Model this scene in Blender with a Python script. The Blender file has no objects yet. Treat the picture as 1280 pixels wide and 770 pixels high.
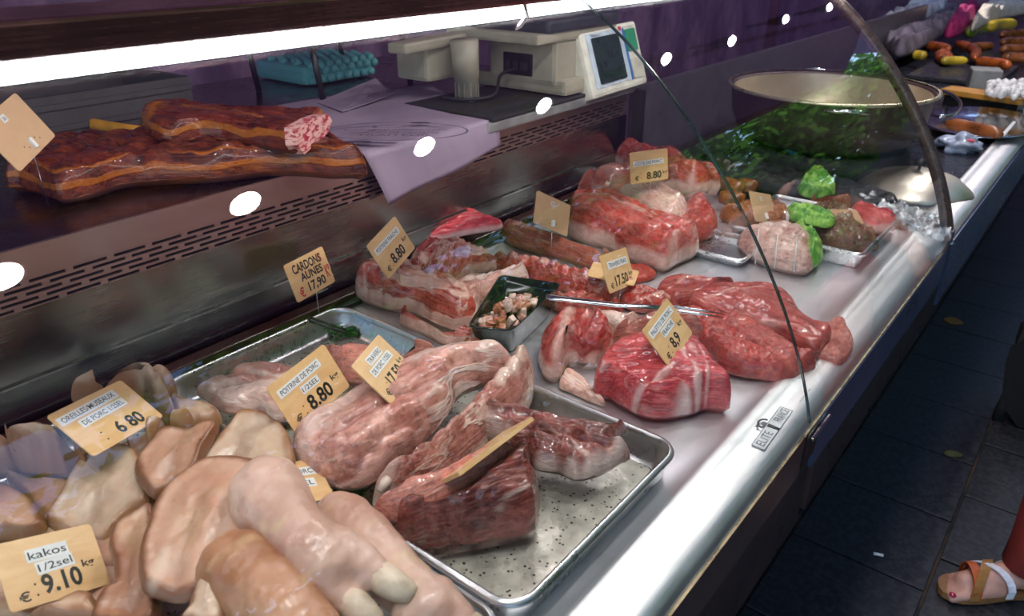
import bpy, bmesh, math, random
import numpy as np
from mathutils import Vector, Matrix, noise
random.seed(4)
C = bpy.context.scene
COL = C.collection
# ------------------------------------------------------------------ camera
# world: X runs along the counter, Y from the customers to the vendor, z = 0 is the display deck (0.9 m above the floor)
F_PX = 950.0; HC = 0.6
CR = ((0.62074, 0.34811, -0.70251), (-0.78402, 0.27561, -0.55620), (0.0, 0.89604, 0.44401))
def _orth():
    X = Vector((1480-640, 385+85, -F_PX)).normalized()
    Z = Vector((1, 0, 0)).cross(X).normalized()
    if Z.y < 0: Z = -Z
    Y = Z.cross(X)
    return Matrix((X, Y, Z))
RM = _orth()
cam_d = bpy.data.cameras.new('camera'); cam = bpy.data.objects.new('camera', cam_d); COL.objects.link(cam)
cam.matrix_world = Matrix.Translation((0, 0, HC)) @ RM.to_4x4()
cam_d.sensor_width = 36; cam_d.lens = F_PX/1280*36; cam_d.clip_start = 0.02; cam_d.clip_end = 200
cam_d.dof.use_dof = True; cam_d.dof.focus_distance = 1.15; cam_d.dof.aperture_fstop = 8.0
C.camera = cam
# ------------------------------------------------------------------ world, exposure
w = bpy.data.worlds.new('sky'); C.world = w; w.use_nodes = True
wn = w.node_tree; wn.nodes.clear()
wo = wn.nodes.new('ShaderNodeOutputWorld'); bg = wn.nodes.new('ShaderNodeBackground')
sky = wn.nodes.new('ShaderNodeTexSky'); sky.sky_type = 'NISHITA'; sky.sun_disc = False
sky.sun_elevation = math.radians(48); sky.sun_rotation = math.radians(22); sky.air_density = 1.3; sky.dust_density = 0.3; sky.ozone_density = 4.0
wn.links.new(sky.outputs[0], bg.inputs[0]); bg.inputs[1].default_value = 0.52
wn.links.new(bg.outputs[0], wo.inputs[0])
sun_d = bpy.data.lights.new('sun', 'SUN'); sun = bpy.data.objects.new('sun', sun_d); COL.objects.link(sun)
sun_d.energy = 5.0; sun_d.angle = .01; sun_d.color = (1, .95, .86)
sun.rotation_euler = Vector((.25, .62, .80)).to_track_quat('Z', 'Y').to_euler()
C.view_settings.view_transform = 'Standard'; C.view_settings.look = 'None'
C.view_settings.gamma = 1; C.view_settings.use_curve_mapping = False
C.view_settings.exposure = 0.0
TUBE_E = 24.0      # strip light
LAMP_E = 450.0     # spotlights under the awning

# ------------------------------------------------------------------ helpers
def ray(px, py):
    return RM @ Vector((px-640, 385-py, -F_PX))
def PZ(px, py, z=0.0):
    v = ray(px, py); t = (z-HC)/v.z
    return Vector((v.x*t, v.y*t, z))
def PY(px, py, y):
    v = ray(px, py); t = y/v.y
    return Vector((v.x*t, y, HC+v.z*t))
def link(o, parent=None):
    COL.objects.link(o)
    if parent is not None: o.parent = parent
    return o
def mesh_obj(name, verts, faces, mat, parent=None, smooth=False, mats=None, fm=None):
    me = bpy.data.meshes.new(name); me.from_pydata([tuple(v) for v in verts], [], faces); me.update()
    for m in (mats or [mat]): me.materials.append(m)
    if fm: me.polygons.foreach_set('material_index', fm)
    if smooth: me.polygons.foreach_set('use_smooth', [True]*len(me.polygons))
    return link(bpy.data.objects.new(name, me), parent)
def bm_obj(name, bm, mat, parent=None, smooth=False):
    me = bpy.data.meshes.new(name); bm.to_mesh(me); bm.free(); me.materials.append(mat)
    if smooth: me.polygons.foreach_set('use_smooth', [True]*len(me.polygons))
    return link(bpy.data.objects.new(name, me), parent)
def tag(o, label, cat, group=None, kind=None):
    o['label'] = label; o['category'] = cat
    if group: o['group'] = group
    if kind: o['kind'] = kind
    return o
def empty(name, loc, label, cat, group=None):
    o = bpy.data.objects.new(name, None); o.empty_display_size = .02; link(o); o.location = loc
    return tag(o, label, cat, group)
def bm_box(bm, c, s, rot=None, bev=0.0):
    r = bmesh.ops.create_cube(bm, size=1)
    vs = r['verts']
    for v in vs: v.co = Vector((v.co.x*s[0], v.co.y*s[1], v.co.z*s[2]))
    if bev > 0:
        es = list({e for v in vs for e in v.link_edges})
        rb = bmesh.ops.bevel(bm, geom=es, offset=bev, segments=2, affect='EDGES', profile=.6)
        vs = list({v for f in rb['faces'] for v in f.verts} | {v for v in vs if v.is_valid})
    for v in vs:
        if rot is not None: v.co = rot @ v.co
        v.co += Vector(c)
    return vs
def box(name, c, s, mat, parent=None, rot=None, bev=0.0):
    bm = bmesh.new(); bm_box(bm, c, s, rot, bev); return bm_obj(name, bm, mat, parent)
def bm_tube(bm, pts, rad, n=10, cap=True):
    """lofted round tube; rad a number or list"""
    pts = [Vector(p) for p in pts]; k = len(pts)
    R = rad if isinstance(rad, (list, tuple)) else [rad]*k
    up = Vector((0, 0, 1)); rings = []
    prev = None
    for i, p in enumerate(pts):
        t = (pts[min(i+1, k-1)]-pts[max(i-1, 0)])
        t = t.normalized() if t.length > 1e-9 else Vector((0, 0, 1))
        if prev is None:
            a = t.cross(up)
            if a.length < .1: a = t.cross(Vector((0, 1, 0)))
        else: a = prev - t*prev.dot(t)
        a.normalize(); prev = a; b = t.cross(a)
        r = R[i]; ra, rb = (r if isinstance(r, tuple) else (r, r))
        rings.append([bm.verts.new(p+a*math.cos(2*math.pi*j/n)*ra+b*math.sin(2*math.pi*j/n)*rb) for j in range(n)])
    for i in range(k-1):
        for j in range(n):
            bm.faces.new((rings[i][j], rings[i][(j+1) % n], rings[i+1][(j+1) % n], rings[i+1][j]))
    if cap:
        bm.faces.new(rings[0][::-1]); bm.faces.new(rings[-1])
def tube(name, pts, rad, mat, parent=None, n=10):
    bm = bmesh.new(); bm_tube(bm, pts, rad, n); bmesh.ops.recalc_face_normals(bm, faces=bm.faces)
    return bm_obj(name, bm, mat, parent, True)
def lathe(name, prof, c, mat, parent=None, n=48, sx=1.0):
    vs = []; fs = []
    for (r, z) in prof:
        for j in range(n):
            a = 2*math.pi*j/n; vs.append((c[0]+r*math.cos(a)*sx, c[1]+r*math.sin(a), c[2]+z))
    for i in range(len(prof)-1):
        for j in range(n):
            fs.append((i*n+j, i*n+(j+1) % n, (i+1)*n+(j+1) % n, (i+1)*n+j))
    return mesh_obj(name, vs, fs, mat, parent, True)
def extrude_profile(name, prof, x0, x1, mat, parent=None, smooth=False, nx=1, close=False):
    vs = []; fs = []; k = len(prof)
    for i in range(nx+1):
        x = x0+(x1-x0)*i/nx
        for (y, z) in prof: vs.append((x, y, z))
    for i in range(nx):
        for j in range(k if close else k-1):
            a, b = i*k+j, i*k+(j+1) % k
            fs.append((a, b, b+k, a+k))
    if close:
        fs.append(tuple(range(k))[::-1]); fs.append(tuple(nx*k+j for j in range(k)))
    return mesh_obj(name, vs, fs, mat, parent, smooth)
def smooth_closed(P, N):
    """Catmull-Rom closed resample by arc length"""
    n = len(P); out = []
    for i in range(n):
        p0, p1, p2, p3 = P[i-1], P[i], P[(i+1) % n], P[(i+2) % n]
        for s in range(12):
            t = s/12
            out.append(0.5*((2*p1)+(p2-p0)*t+(2*p0-5*p1+4*p2-p3)*t*t+(3*p1-p0-3*p2+p3)*t**3))
    out = np.array(out); d = np.linalg.norm(np.roll(out, -1, 0)-out, axis=1); s = np.r_[0, np.cumsum(d)]
    q = np.linspace(0, s[-1], N, endpoint=False); o2 = np.vstack([out, out[:1]])
    return np.stack([np.interp(q, s, o2[:, k]) for k in range(out.shape[1])], 1)
def smooth_open(P, N):
    P = [Vector(p) for p in P]; n = len(P); out = []
    for i in range(n-1):
        p0, p1, p2, p3 = P[max(i-1, 0)], P[i], P[i+1], P[min(i+2, n-1)]
        for s in range(10):
            t = s/10
            out.append(0.5*((2*p1)+(p2-p0)*t+(2*p0-5*p1+4*p2-p3)*t*t+(3*p1-p0-3*p2+p3)*t**3))
    out.append(P[-1]); out = np.array(out)
    d = np.linalg.norm(np.diff(out, axis=0), axis=1); s = np.r_[0, np.cumsum(d)]; q = np.linspace(0, s[-1], N)
    return [Vector([np.interp(x, s, out[:, k]) for k in range(3)]) for x in q]

# ------------------------------------------------------------------ node materials
class NT:
    def __init__(s, name):
        s.m = bpy.data.materials.new(name); s.m.use_nodes = True; s.t = s.m.node_tree; s.t.nodes.clear()
        s.out = s.t.nodes.new('ShaderNodeOutputMaterial')
    def n(s, typ, **kw):
        nd = s.t.nodes.new(typ)
        for k, v in kw.items():
            if k.startswith('_'): setattr(nd, k[1:], v)
            else: s.set(nd.inputs[k.replace('__', ' ')], v)
        return nd
    def set(s, inp, v):
        if isinstance(v, bpy.types.NodeSocket): s.t.links.new(v, inp)
        elif isinstance(v, (tuple, list)) and len(v) == 3 and inp.type == 'RGBA': inp.default_value = (*v, 1)
        else: inp.default_value = v
    def mix(s, f, a, b, typ='MIX'):
        nd = s.t.nodes.new('ShaderNodeMix'); nd.data_type = 'RGBA'; nd.blend_type = typ
        s.set(nd.inputs[0], f); s.set(nd.inputs[6], a); s.set(nd.inputs[7], b); return nd.outputs[2]
    def math(s, op, a, b=0.0, c=None):
        nd = s.t.nodes.new('ShaderNodeMath'); nd.operation = op; s.set(nd.inputs[0], a); s.set(nd.inputs[1], b)
        if c is not None: s.set(nd.inputs[2], c)
        return nd.outputs[0]
    def ramp(s, v, a, b, x=0.0, y=1.0):
        nd = s.t.nodes.new('ShaderNodeMapRange'); nd.interpolation_type = 'SMOOTHSTEP'
        s.set(nd.inputs[0], v); s.set(nd.inputs[1], a); s.set(nd.inputs[2], b); s.set(nd.inputs[3], x); s.set(nd.inputs[4], y); return nd.outputs[0]
    def noise(s, vec, scale, detail=3, rough=.55, dist=0.0):
        nd = s.t.nodes.new('ShaderNodeTexNoise'); s.set(nd.inputs['Vector'], vec); s.set(nd.inputs['Scale'], scale)
        s.set(nd.inputs['Detail'], detail); s.set(nd.inputs['Roughness'], rough); s.set(nd.inputs['Distortion'], dist); return nd.outputs[0]
    def vscale(s, vec, sc):
        nd = s.t.nodes.new('ShaderNodeVectorMath'); nd.operation = 'MULTIPLY'; s.set(nd.inputs[0], vec); s.set(nd.inputs[1], sc); return nd.outputs[0]
    def attr(s, name, fac=True):
        nd = s.t.nodes.new('ShaderNodeAttribute'); nd.attribute_name = name; return nd.outputs['Fac' if fac else 'Vector']
    def obj(s):
        return s.t.nodes.new('ShaderNodeTexCoord').outputs['Object']
    def bump(s, h, st=.3, dist=.002, nrm=None):
        nd = s.t.nodes.new('ShaderNodeBump'); s.set(nd.inputs['Height'], h); nd.inputs['Strength'].default_value = st
        nd.inputs['Distance'].default_value = dist
        if nrm is not None: s.set(nd.inputs['Normal'], nrm)
        return nd.outputs[0]
    def pbr(s, **kw):
        b = s.t.nodes.new('ShaderNodeBsdfPrincipled')
        for k, v in kw.items(): s.set(b.inputs[k.replace('__', ' ')], v)
        s.t.links.new(b.outputs[0], s.out.inputs[0]); return b
def simple(name, col, rough=.5, metal=0.0, var=.15, sc=30, bump=0.0, **kw):
    t = NT(name); o = t.obj(); nz = t.noise(o, sc, 4)
    c = t.mix(t.ramp(nz, .3, .7), tuple(x*(1-var) for x in col), tuple(min(1, x*(1+var)) for x in col))
    r = t.ramp(nz, .2, .8, max(0, rough-.08), min(1, rough+.08))
    k = dict(Base__Color=c, Roughness=r, Metallic=metal); k.update(kw)
    if bump: k['Normal'] = t.bump(nz, bump, .002)
    t.pbr(**k); return t.m
def emit(name, col, st):
    t = NT(name); e = t.n('ShaderNodeEmission', Color=col, Strength=st); t.t.links.new(e.outputs[0], t.out.inputs[0]); return t.m
def steel(name, col=(.62, .63, .64), rough=.22, grain=(2, 60, 60), rv=.12, dirt=.0, bump=.05, big=.0):
    t = NT(name); o = t.obj(); g = t.noise(t.vscale(o, grain), 12, 4, .6)
    b = t.noise(o, 7, 4, .6)
    c = t.mix(t.ramp(b, .35, .7, 0, .35), col, tuple(x*.72 for x in col))
    if dirt: c = t.mix(t.ramp(t.noise(o, 22, 5, .7), .52, .68, 0, dirt), c, (.30, .27, .22))
    r = t.math('ADD', t.ramp(g, .2, .8, rough-.05, rough+.07), t.ramp(b, .35, .7, 0, rv))
    nn = t.bump(g, bump, .0006)
    if big: nn = t.bump(t.noise(o, 16, 2, .5), big, .004, nn)
    t.pbr(Base__Color=c, Metallic=1.0, Roughness=r, Normal=nn)
    return t.m
def meat(name, lean=(.42, .07, .06), lean2=(.60, .16, .12), fat=(.78, .60, .52), vein=.45, vscale=1.0, stretch=(10, 55, 45),
         edge=0.0, edgecol=None, layers=None, gloss=.3, sss=.10, dark=None, gran=.5, blotch=.5, coat=.7):
    t = NT(name); gc = t.attr('gc', False); er = t.attr('er'); hz = t.attr('hz'); ft = t.attr('ft'); dk = t.attr('dk')
    n1 = t.noise(gc, 22*vscale, 3, .55, .6)
    c = t.mix(t.ramp(n1, .36, .64), lean, lean2)
    fib = t.noise(t.vscale(gc, (stretch[0]*2.2, stretch[1]*5, stretch[2]*5)), 1.4*vscale, 3, .6)
    c = t.mix(t.ramp(fib, .35, .75, 0, gran), c, tuple(min(1, x*1.6+.05) for x in lean2))
    mt = t.noise(gc, 130*vscale, 3, .65)
    c = t.mix(t.ramp(mt, .45, .72, 0, .55), c, tuple(x*.35 for x in lean))
    c = t.mix(t.ramp(t.noise(t.vscale(gc, (.5, 1, 1)), 38*vscale, 5, .68, .4), .50, .66, 0, blotch), c, tuple(x*.5 for x in lean))
    v1 = t.noise(t.vscale(gc, stretch), 1.0*vscale, 4, .62, .8)
    v = t.math('ABSOLUTE', t.math('SUBTRACT', v1, .5))
    vm = t.ramp(v, .012, .055, 1, 0)
    area = t.ramp(t.noise(gc, 11*vscale, 2, .5), .66-.34*vein, .86-.34*vein)
    fm = t.math('MULTIPLY', vm, t.math('MULTIPLY_ADD', area, .75, .35*vein))
    patch = t.ramp(t.noise(t.vscale(gc, tuple(x*.5 for x in stretch)), 1.3*vscale, 3, .6, .5), .70-.22*vein, .80-.2*vein)
    fm = t.math('MAXIMUM', fm, t.math('MULTIPLY', patch, .75))
    if layers:
        lw = t.noise(gc, 14, 2, .5)
        ph = t.math('MULTIPLY_ADD', lw, layers[1], t.math('MULTIPLY', hz, layers[0]))
        fm = t.math('MAXIMUM', fm, t.math('MULTIPLY', t.ramp(t.math('SINE', ph), .1, .6), t.ramp(er, layers[2], layers[2]*1.4, 1, 0)))
    if edge:
        ew = t.math('MULTIPLY_ADD', t.noise(gc, 18, 3), edge*1.4, -edge*.2)
        fm = t.math('MAXIMUM', fm, t.ramp(t.math('SUBTRACT', er, ew), -.001, .003, 1, 0))
    fm = t.math('MINIMUM', t.math('MAXIMUM', fm, ft), 1.0)
    fcol = t.mix(t.ramp(t.noise(gc, 60, 3), .4, .7), fat, tuple(x*.82 for x in (fat[0], fat[1]*.92, fat[2]*.9)))
    c = t.mix(fm, c, fcol)
    if edgecol:
        c = t.mix(t.ramp(er, .002, .011, .9, 0), c, edgecol)
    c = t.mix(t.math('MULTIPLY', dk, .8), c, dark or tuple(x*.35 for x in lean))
    h = t.math('MULTIPLY_ADD', fib, .6, t.math('MULTIPLY_ADD', mt, .5, t.math('MULTIPLY', fm, .35)))
    nn = t.bump(h, .8, .0035)
    r = t.ramp(t.noise(gc, 40, 3), .3, .7, gloss-.1, gloss+.18)
    b = t.pbr(Base__Color=c, Roughness=r, Normal=nn, Coat__Weight=coat, Coat__Roughness=.09, Specular__IOR__Level=.25)
    if sss:
        b.inputs['Subsurface Weight'].default_value = sss; b.inputs['Subsurface Radius'].default_value = (1, .3, .2)
        b.inputs['Subsurface Scale'].default_value = .008
    return t.m
M = {}
def skin(name, base, base2, rim, pink=(.72, .36, .28), yel=(.72, .55, .30), attrs=True, sc=1.0, gloss=.33):
    t = NT(name); o = t.attr('gc', False) if attrs else t.obj()
    c = t.mix(t.ramp(t.noise(o, 9*sc, 4, .6), .35, .65), base, base2)
    c = t.mix(t.ramp(t.noise(o, 26*sc, 4, .65, .5), .55, .78, 0, .55), c, pink)
    c = t.mix(t.ramp(t.noise(t.vscale(o, (2.2, 7, 7)), 4*sc, 3, .6), .54, .72, 0, .35), c, yel)
    c = t.mix(t.ramp(t.noise(o, 210*sc, 2, .6), .68, .78, 0, .4), c, tuple(x*.5 for x in pink))
    if attrs:
        er = t.attr('er'); ew = t.math('MULTIPLY_ADD', t.noise(o, 25, 3), .016, -.001)
        c = t.mix(t.ramp(t.math('SUBTRACT', er, ew), -.003, .005, .9, 0), c, rim)
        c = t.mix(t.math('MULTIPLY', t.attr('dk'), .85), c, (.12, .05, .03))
        c = t.mix(t.attr('ft'), c, (.80, .64, .50))
    h = t.math('MULTIPLY_ADD', t.noise(o, 42*sc, 5, .62), 1.1, t.math('MULTIPLY', t.noise(o, 320*sc, 2), .2))
    b = t.pbr(Base__Color=c, Roughness=t.ramp(t.noise(o, 30), .3, .7, gloss-.08, gloss+.2), Normal=t.bump(h, .4, .003), Coat__Weight=.25, Coat__Roughness=.2)
    b.inputs['Subsurface Weight'].default_value = .18; b.inputs['Subsurface Radius'].default_value = (1, .35, .2); b.inputs['Subsurface Scale'].default_value = .008
    return t.m

M['deck'] = steel('deck_steel', (.74, .74, .77), .40, (2, 40, 40), .10, bump=.05, big=.10, dirt=.12)
M['lip'] = steel('lip_steel', (.86, .88, .88), .42, (1.5, 60, 60), .08, bump=.06, big=.16)
M['wall_steel'] = steel('back_panel_steel', (.36, .40, .35), .18, (1, 30, 30), .10, bump=.03)
M['grille'] = steel('grille_steel', (.62, .48, .45), .34, (2, 60, 60), .1)
M['work'] = steel('worktop_steel', (.20, .17, .19), .20, (2, 40, 40), .1)
M['rail'] = steel('rail_steel', (.42, .20, .20), .22, (1, 60, 60), .08)
M['tray'] = steel('tray_aluminium', (.60, .61, .62), .25, (9, 9, 9), .16, dirt=.25, bump=.12, big=.12)
M['black'] = simple('black_plastic', (.012, .012, .014), .35)
M['blackm'] = simple('black_rubber', (.012, .012, .014), .7)
M['maroon'] = simple('maroon_rail', (.05, .012, .016), .18)
M['fascia'] = simple('fascia_brown', (.075, .042, .042), .32, var=.2, sc=8)
M['fasciab'] = simple('fascia_blue', (.035, .06, .12), .3, var=.2, sc=5)
M['white'] = simple('white_plastic', (.72, .72, .70), .4)
M['beige'] = simple('beige_plastic', (.33, .30, .23), .42, sc=12)
M['chrome'] = simple('chrome', (.7, .7, .7), .12, 1.0, .05)
M['yellow'] = simple('yellow_handle', (.62, .27, .03), .45)
M['ink'] = simple('black_ink', (.01, .01, .01), .5)
M['inkr'] = simple('red_ink', (.45, .02, .02), .5)
M['inkg'] = simple('grey_ink', (.14, .14, .16), .5)
M['inkp'] = simple('print_ink', (.07, .05, .10), .6)
M['label'] = simple('label_paper', (.72, .73, .72), .5, var=.06)

# tag plate: warm tan plastic with a slightly waxy clouding
t = NT('tag_tan'); o = t.obj(); g = t.noise(t.vscale(o, (14, 50, 10)), 1.2, 4, .6, .6)
c = t.mix(t.ramp(g, .3, .7), (.66, .39, .17), (.76, .50, .25))
t.pbr(Base__Color=c, Roughness=.33, Normal=t.bump(g, .08, .001), Coat__Weight=.2, Coat__Roughness=.1); M['tag'] = t.m
t = NT('tag_back'); o = t.obj(); g = t.noise(o, 60, 3)
t.pbr(Base__Color=t.mix(g, (.56, .34, .18), (.66, .42, .24)), Roughness=.45); M['tagb'] = t.m

# glass: thin clear panes, reflecting by Fresnel, with a haze of dust specks
def glass_mat(name, tint=(.96, .98, .97), dust=True):
    t = NT(name); fr = t.n('ShaderNodeFresnel', IOR=1.5)
    geo = t.n('ShaderNodeNewGeometry'); t.set(fr.inputs['IOR'], t.math('MULTIPLY_ADD', geo.outputs['Backfacing'], 1/1.5-1.5, 1.5))
    tr = t.n('ShaderNodeBsdfTransparent', Color=tint); gl = t.n('ShaderNodeBsdfGlossy', Color=(1, 1, 1), Roughness=.0)
    mx = t.n('ShaderNodeMixShader'); t.t.links.new(fr.outputs[0], mx.inputs[0]); t.t.links.new(tr.outputs[0], mx.inputs[1]); t.t.links.new(gl.outputs[0], mx.inputs[2])
    last = mx
    if dust:
        o = t.obj(); sp = t.ramp(t.noise(o, 420, 2, .5), .70, .78, 0, .5)
        ar = t.ramp(t.noise(t.vscale(o, (2, 3, 3)), 2.0, 3), .45, .75)
        sm = t.ramp(t.noise(t.vscale(o, (3, 9, 9)), 3.0, 4, .65), .5, .8, 0, .007)
        d = t.n('ShaderNodeBsdfDiffuse', Color=(.7, .7, .75))
        m2 = t.n('ShaderNodeMixShader'); t.set(m2.inputs[0], t.math('MULTIPLY', sp, t.math('MULTIPLY_ADD', ar, .5, .03)))
        t.t.links.new(mx.outputs[0], m2.inputs[1]); t.t.links.new(d.outputs[0], m2.inputs[2]); last = m2
    t.t.links.new(last.outputs[0], t.out.inputs[0]); return t.m
M['glass'] = glass_mat('pane_glass')
M['glass_edge'] = simple('glass_edge', (.008, .02, .018), .15)

# ------------------------------------------------------------------ setting: floor, curtain, awning, street
def pavers():
    t = NT('granite_paver'); g = t.obj()
    n1 = t.noise(g, 55, 3, .7); n2 = t.noise(g, 7, 3)
    c = t.mix(t.ramp(n1, .42, .62), (.004, .005, .008), (.024, .024, .031))
    c = t.mix(t.ramp(n2, .3, .7, 0, .5), c, (.012, .013, .020))
    t.pbr(Base__Color=c, Roughness=.55, Normal=t.bump(n1, .3, .002)); stone = t.m
    t = NT('sandy_joint'); g = t.obj()
    t.pbr(Base__Color=t.mix(t.ramp(t.noise(g, 9, 3), .45, .65), (.006, .006, .006), (.045, .025, .012)), Roughness=.9); joint = t.m
    fl = mesh_obj('floor', [(-20, -14, -.908), (30, -14, -.908), (30, 4, -.908), (-20, 4, -.908)], [(0, 1, 2, 3)], joint)
    fl['kind'] = 'structure'
    base = {}
    xs = [1.432+.324*i for i in range(-6, 18)]
    for r in range(9):
        y1 = .398-.345*(r-2)+.0; sh = .15 if r % 2 else 0
        for i, x in enumerate(xs):
            if y1 < -1.5: continue
            k = (r+i) % 3
            if k not in base:
                bm = bmesh.new(); bm_box(bm, (0, 0, 0), (.317, .338, .03), bev=.003); me = bpy.data.meshes.new('paver')
                bm.to_mesh(me); bm.free(); me.materials.append(stone); base[k] = me
            p = link(bpy.data.objects.new('paver', base[k]), fl)
            p.location = (x+.162+sh, y1-.172, -.9165+random.uniform(-.001, .001))
pavers()
t = NT('curtain_fabric'); g = t.obj(); n1 = t.noise(t.vscale(g, (2, 1, 1)), 3, 5, .65); n2 = t.noise(g, 14, 5, .7)
c = t.mix(t.ramp(n1, .35, .65), (.12, .06, .14), (.32, .18, .32)); c = t.mix(t.ramp(n2, .5, .7, 0, .6), c, (.10, .11, .20))
t.pbr(Base__Color=c, Roughness=.75); M['curtain'] = t.m
def curtain():
    nx, nz = 360, 30; vs = []; fs = []
    for i in range(nx+1):
        for j in range(nz+1):
            x = -2+9*i/nx; z = -.9+2.7*j/nz
            y = 2.25+.035*math.sin(x*9+1.4*noise.noise((x*1.3, z*.6, 0)))+.06*noise.noise((x*2, z*1.5, 3))
            vs.append((x, y, z))
    for i in range(nx):
        for j in range(nz):
            a = i*(nz+1)+j; fs.append((a, a+nz+1, a+nz+2, a+1))
    o = mesh_obj('wall_back', vs, fs, M['curtain'], smooth=True); o['kind'] = 'structure'
curtain()
wf = box('wall_far', (6.6, 1.05, .45), (.05, 2.6, 2.7), M['curtain']); wf['kind'] = 'structure'
t = NT('awning_fabric'); g = t.obj(); n1 = t.noise(t.vscale(g, (1, 6, 1)), 3, 3)
c = t.mix(n1, (.04, .02, .04), (.075, .035, .07))
d = t.n('ShaderNodeBsdfDiffuse', Color=c); tl = t.n('ShaderNodeBsdfTranslucent', Color=(.05, .02, .05))
mx = t.n('ShaderNodeMixShader', Fac=.5); t.t.links.new(d.outputs[0], mx.inputs[1]); t.t.links.new(tl.outputs[0], mx.inputs[2]); t.t.links.new(mx.outputs[0], t.out.inputs[0])
M['awning'] = t.m
def awning():
    a = empty('awning', (2, 1, 1.6), 'dark magenta fabric awning stretched over the whole stall', 'awning')
    vs = []; fs = []; nx, ny = 40, 12
    for i in range(nx+1):
        for j in range(ny+1):
            x = -3.8+9.8*i/nx-2; y = -.42+2.7*j/ny-1
            vs.append((x, y, -.06+.012*math.sin(x*6)+.10*(1-abs(j/ny*2-1))))
    for i in range(nx):
        for j in range(ny):
            q = i*(ny+1)+j; fs.append((q, q+ny+1, q+ny+2, q+1))
    mesh_obj('canopy', vs, fs, M['awning'], a, True)
    for y in (-.42, .36, 2.28):
        box('beam', (-.9, y-1, -.09), (9.8, .04, .04), M['rail'], a)
    for x in (-3.6, 5.9):
        box('post', (x-2, 1.2, -1.30), (.05, .05, 2.4), M['rail'], a)
awning()
def street():
    t = NT('facade_stone'); g = t.obj()
    t.pbr(Base__Color=t.mix(t.noise(g, 3, 5), (.015, .014, .014), (.04, .036, .034)), Roughness=.8)
    b = empty('building', (4, -13, -.9), 'dark stone building standing across the street behind the trees', 'building')
    box('wall', (4, 0, 2.6), (46, .6, 5.2), t.m, b)
    b2 = empty('building', (28, -5, -.9), 'dark building closing the far end of the street', 'building')
    box('wall', (0, 0, 2.4), (.6, 18, 4.8), t.m, b2)
    for i in range(5): box('window', (-.32, -6+3*i, 2.2), (.08, 1.1, 1.7), M['black'], b2)
    for i in range(10):
        f = box('window', (-13.5+3*i, .32, 2.3), (1.1, .08, 1.8), M['black'], b)
    t = NT('leaf'); g = t.n('ShaderNodeObjectInfo'); gg = t.obj()
    c = t.mix(t.noise(gg, 2, 3), (.012, .05, .008), (.05, .15, .025))
    d = t.n('ShaderNodeBsdfDiffuse', Color=c); tl = t.n('ShaderNodeBsdfTranslucent', Color=(.16, .38, .05))
    mx = t.n('ShaderNodeMixShader', Fac=.4); t.t.links.new(d.outputs[0], mx.inputs[1]); t.t.links.new(tl.outputs[0], mx.inputs[2]); t.t.links.new(mx.outputs[0], t.out.inputs[0])
    leaf = t.m; bark = simple('bark', (.03, .025, .02), .9, bump=.5)
    rs = np.random.RandomState(3)
    for q, (x, y, h, R, lab) in enumerate([(-1.6, -4.6, 5.0, 2.45, 'front-row street tree nearest the stall, before the near end of the counter'),
            (3.4, -4.7, 5.1, 2.5, 'front-row street tree opposite the far end of the display counter'),
            (8.4, -4.6, 5.1, 2.5, 'front-row street tree beyond the second stall'),
            (13.4, -4.5, 5.0, 2.45, 'front-row street tree farther down the street'),
            (18.4, -4.3, 4.9, 2.4, 'last front-row street tree, close to the dark end building'),
            (1.0, -9.9, 5.6, 2.6, 'back-row tree by the long building, nearest end of the street'),
            (6.4, -9.9, 5.6, 2.6, 'back-row tree by the long building, second along'),
            (11.8, -9.9, 5.6, 2.6, 'back-row tree by the long building, third along'),
            (17.2, -9.9, 5.6, 2.6, 'back-row tree by the long building, last before the end building')]):
        e = empty('plane_tree', (x, y, -.9), lab, 'tree', 'street trees')
        tr = [(0, 0, 0), (.1, .05, h*.35), (0, -.05, h*.62), (.2, .1, h*.9)]
        tube('trunk', tr, [.2, .16, .12, .05], bark, e)
        vs = []; fs = []
        for cl in range(112):
            d = rs.randn(3); d /= np.linalg.norm(d); rr = R*(.35+.65*rs.rand()**.5)
            c0 = d*rr*np.array([1, 1, .72])+np.array([0, 0, h])
            n_ = 62; p = c0+rs.randn(n_, 3)*.30; a = rs.randn(n_, 3); a /= np.linalg.norm(a, axis=1)[:, None]
            b2 = np.cross(a, rs.randn(n_, 3)); b2 /= np.linalg.norm(b2, axis=1)[:, None]; s = (.10+.06*rs.rand(n_))[:, None]; k = len(vs)
            vs += np.stack([p-a*s, p+b2*s*.6, p+a*s, p-b2*s*.6], 1).reshape(-1, 3).tolist(); fs += [(k+4*l, k+4*l+1, k+4*l+2, k+4*l+3) for l in range(n_)]
        f = mesh_obj('foliage', vs, fs, leaf, e); f['kind'] = 'stuff'
street()

# spotlights under the awning (their images float on the glass)
spots = [(-.13, .25), (.363, .238), (.818, .247), (1.333, .27), (1.832, .309), (2.572, .401), (3.136, .415), (3.731, .494), (4.353, .516)]
bulbm = emit('spotlight_glow', (1, .93, .93), LAMP_E)
ordn = ['first', 'second', 'third', 'fourth', 'fifth', 'sixth', 'seventh', 'eighth', 'ninth']
for i, (x, y) in enumerate(spots):
    e = empty('spotlight', (x, y, 1.3), ordn[i]+' round spotlight from the near end in the row under the awning', 'lamp', 'spotlights under the awning')
    lathe('bulb', [(0, 0), (.018, -.001), (.036, .002)], (0, 0, 0), bulbm, e, 24)
    lathe('housing', [(.037, -.004), (.041, 0), (.041, .03), (.03, .075), (.012, .09), (.012, .19), (0, .19)], (0, 0, 0), M['blackm'], e, 24)

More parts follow.
